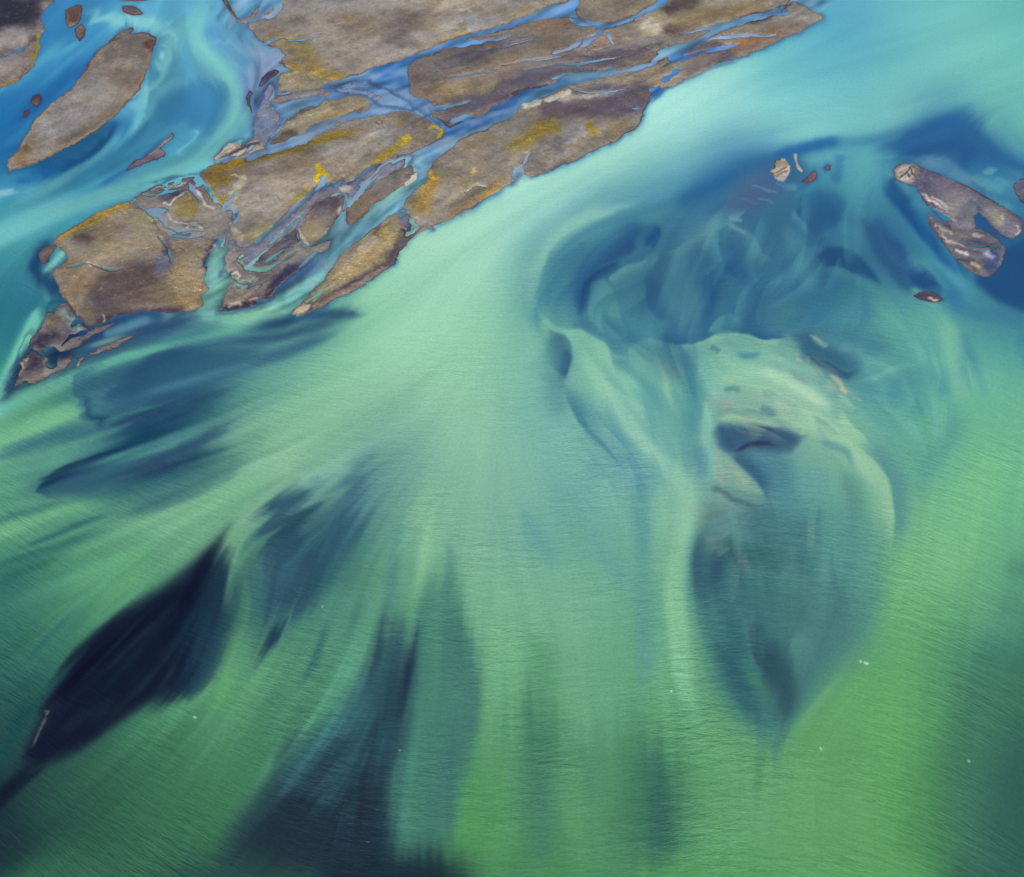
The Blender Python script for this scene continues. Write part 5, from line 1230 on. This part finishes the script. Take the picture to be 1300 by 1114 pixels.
def water_material():
    m = bpy.data.materials.new('silty_meltwater'); m.use_nodes = True
    nt = m.node_tree; L = nt.links; bs = nt.nodes['Principled BSDF']
    at = node(nt, 'ShaderNodeAttribute', attribute_name='Col')
    rp = node(nt, 'ShaderNodeAttribute', attribute_name='Ripple')
    bs.inputs['Roughness'].default_value = 0.3; bs.inputs['IOR'].default_value = 1.33
    # wind ripples : long crests, two sizes, in patches
    def layer(sx_, sy_, det, w):
        mp = node(nt, 'ShaderNodeVectorMath', operation='MULTIPLY'); mp.inputs[1].default_value = (sx_, sy_, 1)
        L.new(rp.outputs['Vector'], mp.inputs[0])
        nz = node(nt, 'ShaderNodeTexNoise'); nz.inputs['Scale'].default_value = 1; nz.inputs['Detail'].default_value = det
        nz.inputs['Roughness'].default_value = .55; nz.inputs['Distortion'].default_value = .3
        L.new(mp.outputs[0], nz.inputs['Vector'])
        mu = node(nt, 'ShaderNodeMath', operation='MULTIPLY'); mu.inputs[1].default_value = w
        L.new(nz.outputs['Fac'], mu.inputs[0]); return mu
    a = layer(.07, .26, 3, 1.15); b = layer(.26, .75, 2, .42)
    s = node(nt, 'ShaderNodeMath', operation='ADD'); L.new(a.outputs[0], s.inputs[0]); L.new(b.outputs[0], s.inputs[1])
    geo = node(nt, 'ShaderNodeNewGeometry')
    pz = node(nt, 'ShaderNodeTexNoise'); pz.inputs['Scale'].default_value = .014; pz.inputs['Detail'].default_value = 3
    L.new(geo.outputs['Position'], pz.inputs['Vector'])
    mr = node(nt, 'ShaderNodeMapRange'); mr.inputs['From Min'].default_value = .35; mr.inputs['From Max'].default_value = .68
    mr.inputs['To Min'].default_value = .15; mr.inputs['To Max'].default_value = 1.7
    L.new(pz.outputs['Fac'], mr.inputs['Value'])
    sep = node(nt, 'ShaderNodeSeparateXYZ'); L.new(rp.outputs['Vector'], sep.inputs[0])
    am = node(nt, 'ShaderNodeMath', operation='MULTIPLY'); L.new(mr.outputs[0], am.inputs[0]); L.new(sep.outputs['Z'], am.inputs[1])
    hh = node(nt, 'ShaderNodeMath', operation='MULTIPLY'); L.new(s.outputs[0], hh.inputs[0]); L.new(am.outputs[0], hh.inputs[1])
    bp = node(nt, 'ShaderNodeBump'); bp.inputs['Strength'].default_value = 1.0; bp.inputs['Distance'].default_value = 1.0
    L.new(hh.outputs[0], bp.inputs['Height']); L.new(bp.outputs[0], bs.inputs['Normal'])
    # fine clouding of the silt
    n1_ = node(nt, 'ShaderNodeTexNoise'); n1_.inputs['Scale'].default_value = .55; n1_.inputs['Detail'].default_value = 5; n1_.inputs['Roughness'].default_value = .7
    L.new(geo.outputs['Position'], n1_.inputs['Vector'])
    m1 = node(nt, 'ShaderNodeMapRange'); m1.inputs['From Min'].default_value = .25; m1.inputs['From Max'].default_value = .75
    m1.inputs['To Min'].default_value = .87; m1.inputs['To Max'].default_value = 1.13
    L.new(n1_.outputs['Fac'], m1.inputs['Value'])
    vm = node(nt, 'ShaderNodeVectorMath', operation='SCALE'); L.new(at.outputs['Color'], vm.inputs[0]); L.new(m1.outputs[0], vm.inputs['Scale'])
    L.new(vm.outputs[0], bs.inputs['Base Color'])
    return m


def gravel_material():
    m = bpy.data.materials.new('river_gravel_and_moss'); m.use_nodes = True
    nt = m.node_tree; L = nt.links; bs = nt.nodes['Principled BSDF']
    at = node(nt, 'ShaderNodeAttribute', attribute_name='Col')
    bs.inputs['Roughness'].default_value = 0.9; bs.inputs['Specular IOR Level'].default_value = .25
    geo = node(nt, 'ShaderNodeNewGeometry')
    nz = node(nt, 'ShaderNodeTexNoise'); nz.inputs['Scale'].default_value = .5; nz.inputs['Detail'].default_value = 8; nz.inputs['Roughness'].default_value = .75
    L.new(geo.outputs['Position'], nz.inputs['Vector'])
    mr = node(nt, 'ShaderNodeMapRange'); mr.inputs['From Min'].default_value = .28; mr.inputs['From Max'].default_value = .72
    mr.inputs['To Min'].default_value = .68; mr.inputs['To Max'].default_value = 1.32
    L.new(nz.outputs['Fac'], mr.inputs['Value'])
    vo = node(nt, 'ShaderNodeTexVoronoi'); vo.inputs['Scale'].default_value = .42
    L.new(geo.outputs['Position'], vo.inputs['Vector'])
    m2 = node(nt, 'ShaderNodeMapRange'); m2.inputs['To Min'].default_value = .92; m2.inputs['To Max'].default_value = 1.08
    L.new(vo.outputs['Color'], m2.inputs['Value'])
    mm = node(nt, 'ShaderNodeMath', operation='MULTIPLY'); L.new(mr.outputs[0], mm.inputs[0]); L.new(m2.outputs[0], mm.inputs[1])
    vm = node(nt, 'ShaderNodeVectorMath', operation='SCALE'); L.new(at.outputs['Color'], vm.inputs[0]); L.new(mm.outputs[0], vm.inputs['Scale'])
    L.new(vm.outputs[0], bs.inputs['Base Color'])
    bp = node(nt, 'ShaderNodeBump'); bp.inputs['Strength'].default_value = .8; bp.inputs['Distance'].default_value = 1.2
    L.new(nz.outputs['Fac'], bp.inputs['Height']); L.new(bp.outputs[0], bs.inputs['Normal'])
    return m


MW, ML = water_material(), gravel_material()

# ---- the river: one sheet, finely gridded in image pixels here and coarser towards the far valley
st = 1.25
cx = np.arange(X0 + 1, X1 - 2, st); cy = np.arange(Y0 + 1, Y1 - 2, st)
out = np.array([25, 60, 110, 190, 320, 520, 900, 1500, 2600, 4500, 8000, 14000], float)
cx = np.concatenate([(cx[0] - out)[::-1], cx, cx[-1] + out])
cy = np.concatenate([np.array([-1150, -1000, -800, -620, -450, -320, -230, -170, -140.]), cy, cy[-1] + np.array([25, 60, 110, 190, 320, 520, 900, 1500, 2600.])])
PX, PY = np.meshgrid(cx, cy)
u = np.clip(PX, X0, X1 - 1.01); v = np.clip(PY, Y0, Y1 - 1.01)
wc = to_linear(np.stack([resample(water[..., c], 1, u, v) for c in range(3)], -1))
far = np.clip(np.hypot(PX - u, PY - v) / 500, 0, 1)[..., None]
wc = wc * (1 - far) + to_linear(lin('4f9684')) * far
wc = calibrate(wc, PX, PY)
WX, WY = ground(PX, PY)
slope = np.interp(PX, [-200, 0, 150, 330, 500, 700, 900, 1000, 1100, 1200, 1300, 1500], [.75, .7, .6, .35, .05, -.05, -.05, .1, .25, .45, .6, .6])
sl_int = np.cumsum(slope * np.gradient(PX, axis=1), axis=1); sl_int -= sl_int[:, :1]
sl_int = sl_int[0][None, :] * .45
rv = WY + sl_int
ampl = np.interp(PY, [-200, 100, 400, 600, 800, 1000, 1500], [.10, .12, .18, .32, .46, .5, .5])
ampl *= 1 + .35 * np.clip(resample(patch, 1, u, v), 0, 1)
ext = np.stack([WX, rv, ampl], -1).reshape(-1, 3)
ny_, nx_ = PX.shape
idx = np.arange(ny_ * nx_).reshape(ny_, nx_)
fc = np.stack([idx[1:, :-1], idx[1:, 1:], idx[:-1, 1:], idx[:-1, :-1]], -1).reshape(-1, 4)
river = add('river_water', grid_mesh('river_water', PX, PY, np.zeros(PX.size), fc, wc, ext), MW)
river['kind'] = 'structure'

# ---- the bars: each one a body of gravel of its own, its flanks running down under the water
cat = {'gravel_bank': 'river bank', 'sand_island': 'island', 'sandbar': 'sandbar', 'gravel_island': 'island', 'gravel_plain': 'gravel flat', 'mudflat': 'mudflat'}
grp = {'gravel_island': 'gravel islands between the channels', 'sandbar': 'small sandbars in the shallows', 'sand_island': 'small brown sand islands at the upper left', 'gravel_plain': 'gravel flats at the top of the delta', 'mudflat': 'mudflats around the large brown island'}
lc = calibrate_land(to_linear(land_c))
for n, (nm, label, col, q) in enumerate(ISLES):
    m = (land_id == n + 1)
    a_ = land_id > 0
    ok = m[:-1, :-1] & a_[1:, :-1] & a_[:-1, 1:] & a_[1:, 1:]
    r, c_ = np.nonzero(ok)
    if not len(r): continue
    allid = r * W + c_
    f = np.stack([allid + W, allid + W + 1, allid + 1, allid], -1)
    uq, inv = np.unique(f, return_inverse=True)
    f = inv.reshape(-1, 4)
    rr, cc = uq // W, uq % W
    me = grid_mesh(nm, gx[rr, cc].astype(float), gy[rr, cc].astype(float), land_h[rr, cc] * 1.2, f, lc[rr, cc])
    o = add(nm, me, ML)
    o['label'] = label; o['category'] = cat[nm]
    if nm in grp: o['group'] = grp[nm]
    o['isle'] = n

# low cushions of moss on the older gravel, where the ground is yellow-green
cr, cg, cb = land_c[..., 0], land_c[..., 1], land_c[..., 2]
mossy = np.clip(((cr + cg) / 2 - cb - .13) / .22, 0, 1) * (land_h > .35) * (shore > 3)
mrng = np.random.RandomState(5)
ang = np.arange(6) * math.pi / 3
tops = {o_.get('isle'): o_ for o_ in C.objects if 'isle' in o_.keys()}
for n, o_ in tops.items():
    r_, c_ = np.nonzero((land_id == n + 1) & (mrng.rand(H, W) < mossy * .22))
    r_, c_ = r_[::1][:6000], c_[::1][:6000]
    if len(r_) < 60: continue
    wx_, wy_ = ground(gx[r_, c_] + mrng.rand(len(r_)) - .5, gy[r_, c_] + mrng.rand(len(r_)) - .5)
    vs_, fs_, cs_ = [], [], []
    for i in range(len(r_)):
        s_ = .35 + .8 * mrng.rand(); hz = (.12 + .22 * mrng.rand()) * s_
        z0 = float(land_h[r_[i], c_[i]]) * 1.2
        b_ = len(vs_); rad = s_ * (.75 + .5 * mrng.rand(6)); tw = mrng.rand() * 6
        for a_, q_ in zip(ang + tw, rad): vs_.append((wx_[i] + math.cos(a_) * q_ * 1.3, wy_[i] + math.sin(a_) * q_ * .8, z0 - .12))
        for a_, q_ in zip(ang + tw, rad): vs_.append((wx_[i] + math.cos(a_) * q_ * .8, wy_[i] + math.sin(a_) * q_ * .5, z0 + hz * .8))
        vs_.append((wx_[i], wy_[i], z0 + hz))
        for j in range(6):
            k2 = (j + 1) % 6
            fs_.append((b_ + j, b_ + k2, b_ + 6 + k2, b_ + 6 + j)); fs_.append((b_ + 6 + j, b_ + 6 + k2, b_ + 12))
        cc_ = lc[r_[i], c_[i]] * (.75 + .5 * mrng.rand()) * np.array([1.02, 1.0, .8])
        cs_ += [tuple(cc_) + (1,)] * 13
    me = bpy.data.meshes.new('moss_cover'); me.from_pydata(vs_, [], fs_)
    me.color_attributes.new('Col', 'FLOAT_COLOR', 'POINT').data.foreach_set('color', np.array(cs_, np.float32).ravel())
    mo_ = add('moss_cover', me, ML); mo_.parent = o_; mo_['kind'] = 'stuff'
    mo_['label'] = 'low yellow-green moss cushions in patches'
for o_ in tops.values(): del o_['isle']

# ---- light and air
w = bpy.data.worlds.new('World'); bpy.context.scene.world = w; w.use_nodes = True
nt = w.node_tree; bg = nt.nodes['Background']
sky = nt.nodes.new('ShaderNodeTexSky'); sky.sky_type = 'NISHITA'; sky.sun_disc = False
sky.sun_elevation = SUN_EL; sky.sun_rotation = SUN_AZ; sky.altitude = 600
nt.links.new(sky.outputs[0], bg.inputs[0]); bg.inputs[1].default_value = 0.10
sd_ = bpy.data.lights.new('sun', 'SUN'); sd_.energy = 3.2; sd_.angle = math.radians(.5); sd_.color = (1, .955, .89)
so = bpy.data.objects.new('sun', sd_); C.objects.link(so)
so.rotation_euler = (math.pi / 2 - SUN_EL, 0, math.pi - SUN_AZ)

cam = bpy.data.cameras.new('camera'); co = bpy.data.objects.new('camera', cam); C.objects.link(co)
co.location = (0, 0, CAM_H); co.rotation_euler = (math.pi / 2 - PITCH, 0, 0)
cam.sensor_fit = 'HORIZONTAL'; cam.sensor_width = 36; cam.lens = FOC / 1300 * 36
cam.clip_start = 1; cam.clip_end = 60000
bpy.context.scene.camera = co
vs = bpy.context.scene.view_settings
vs.view_transform = 'Standard'; vs.look = 'None'; vs.exposure = 1.0; vs.gamma = 1; vs.use_curve_mapping = False
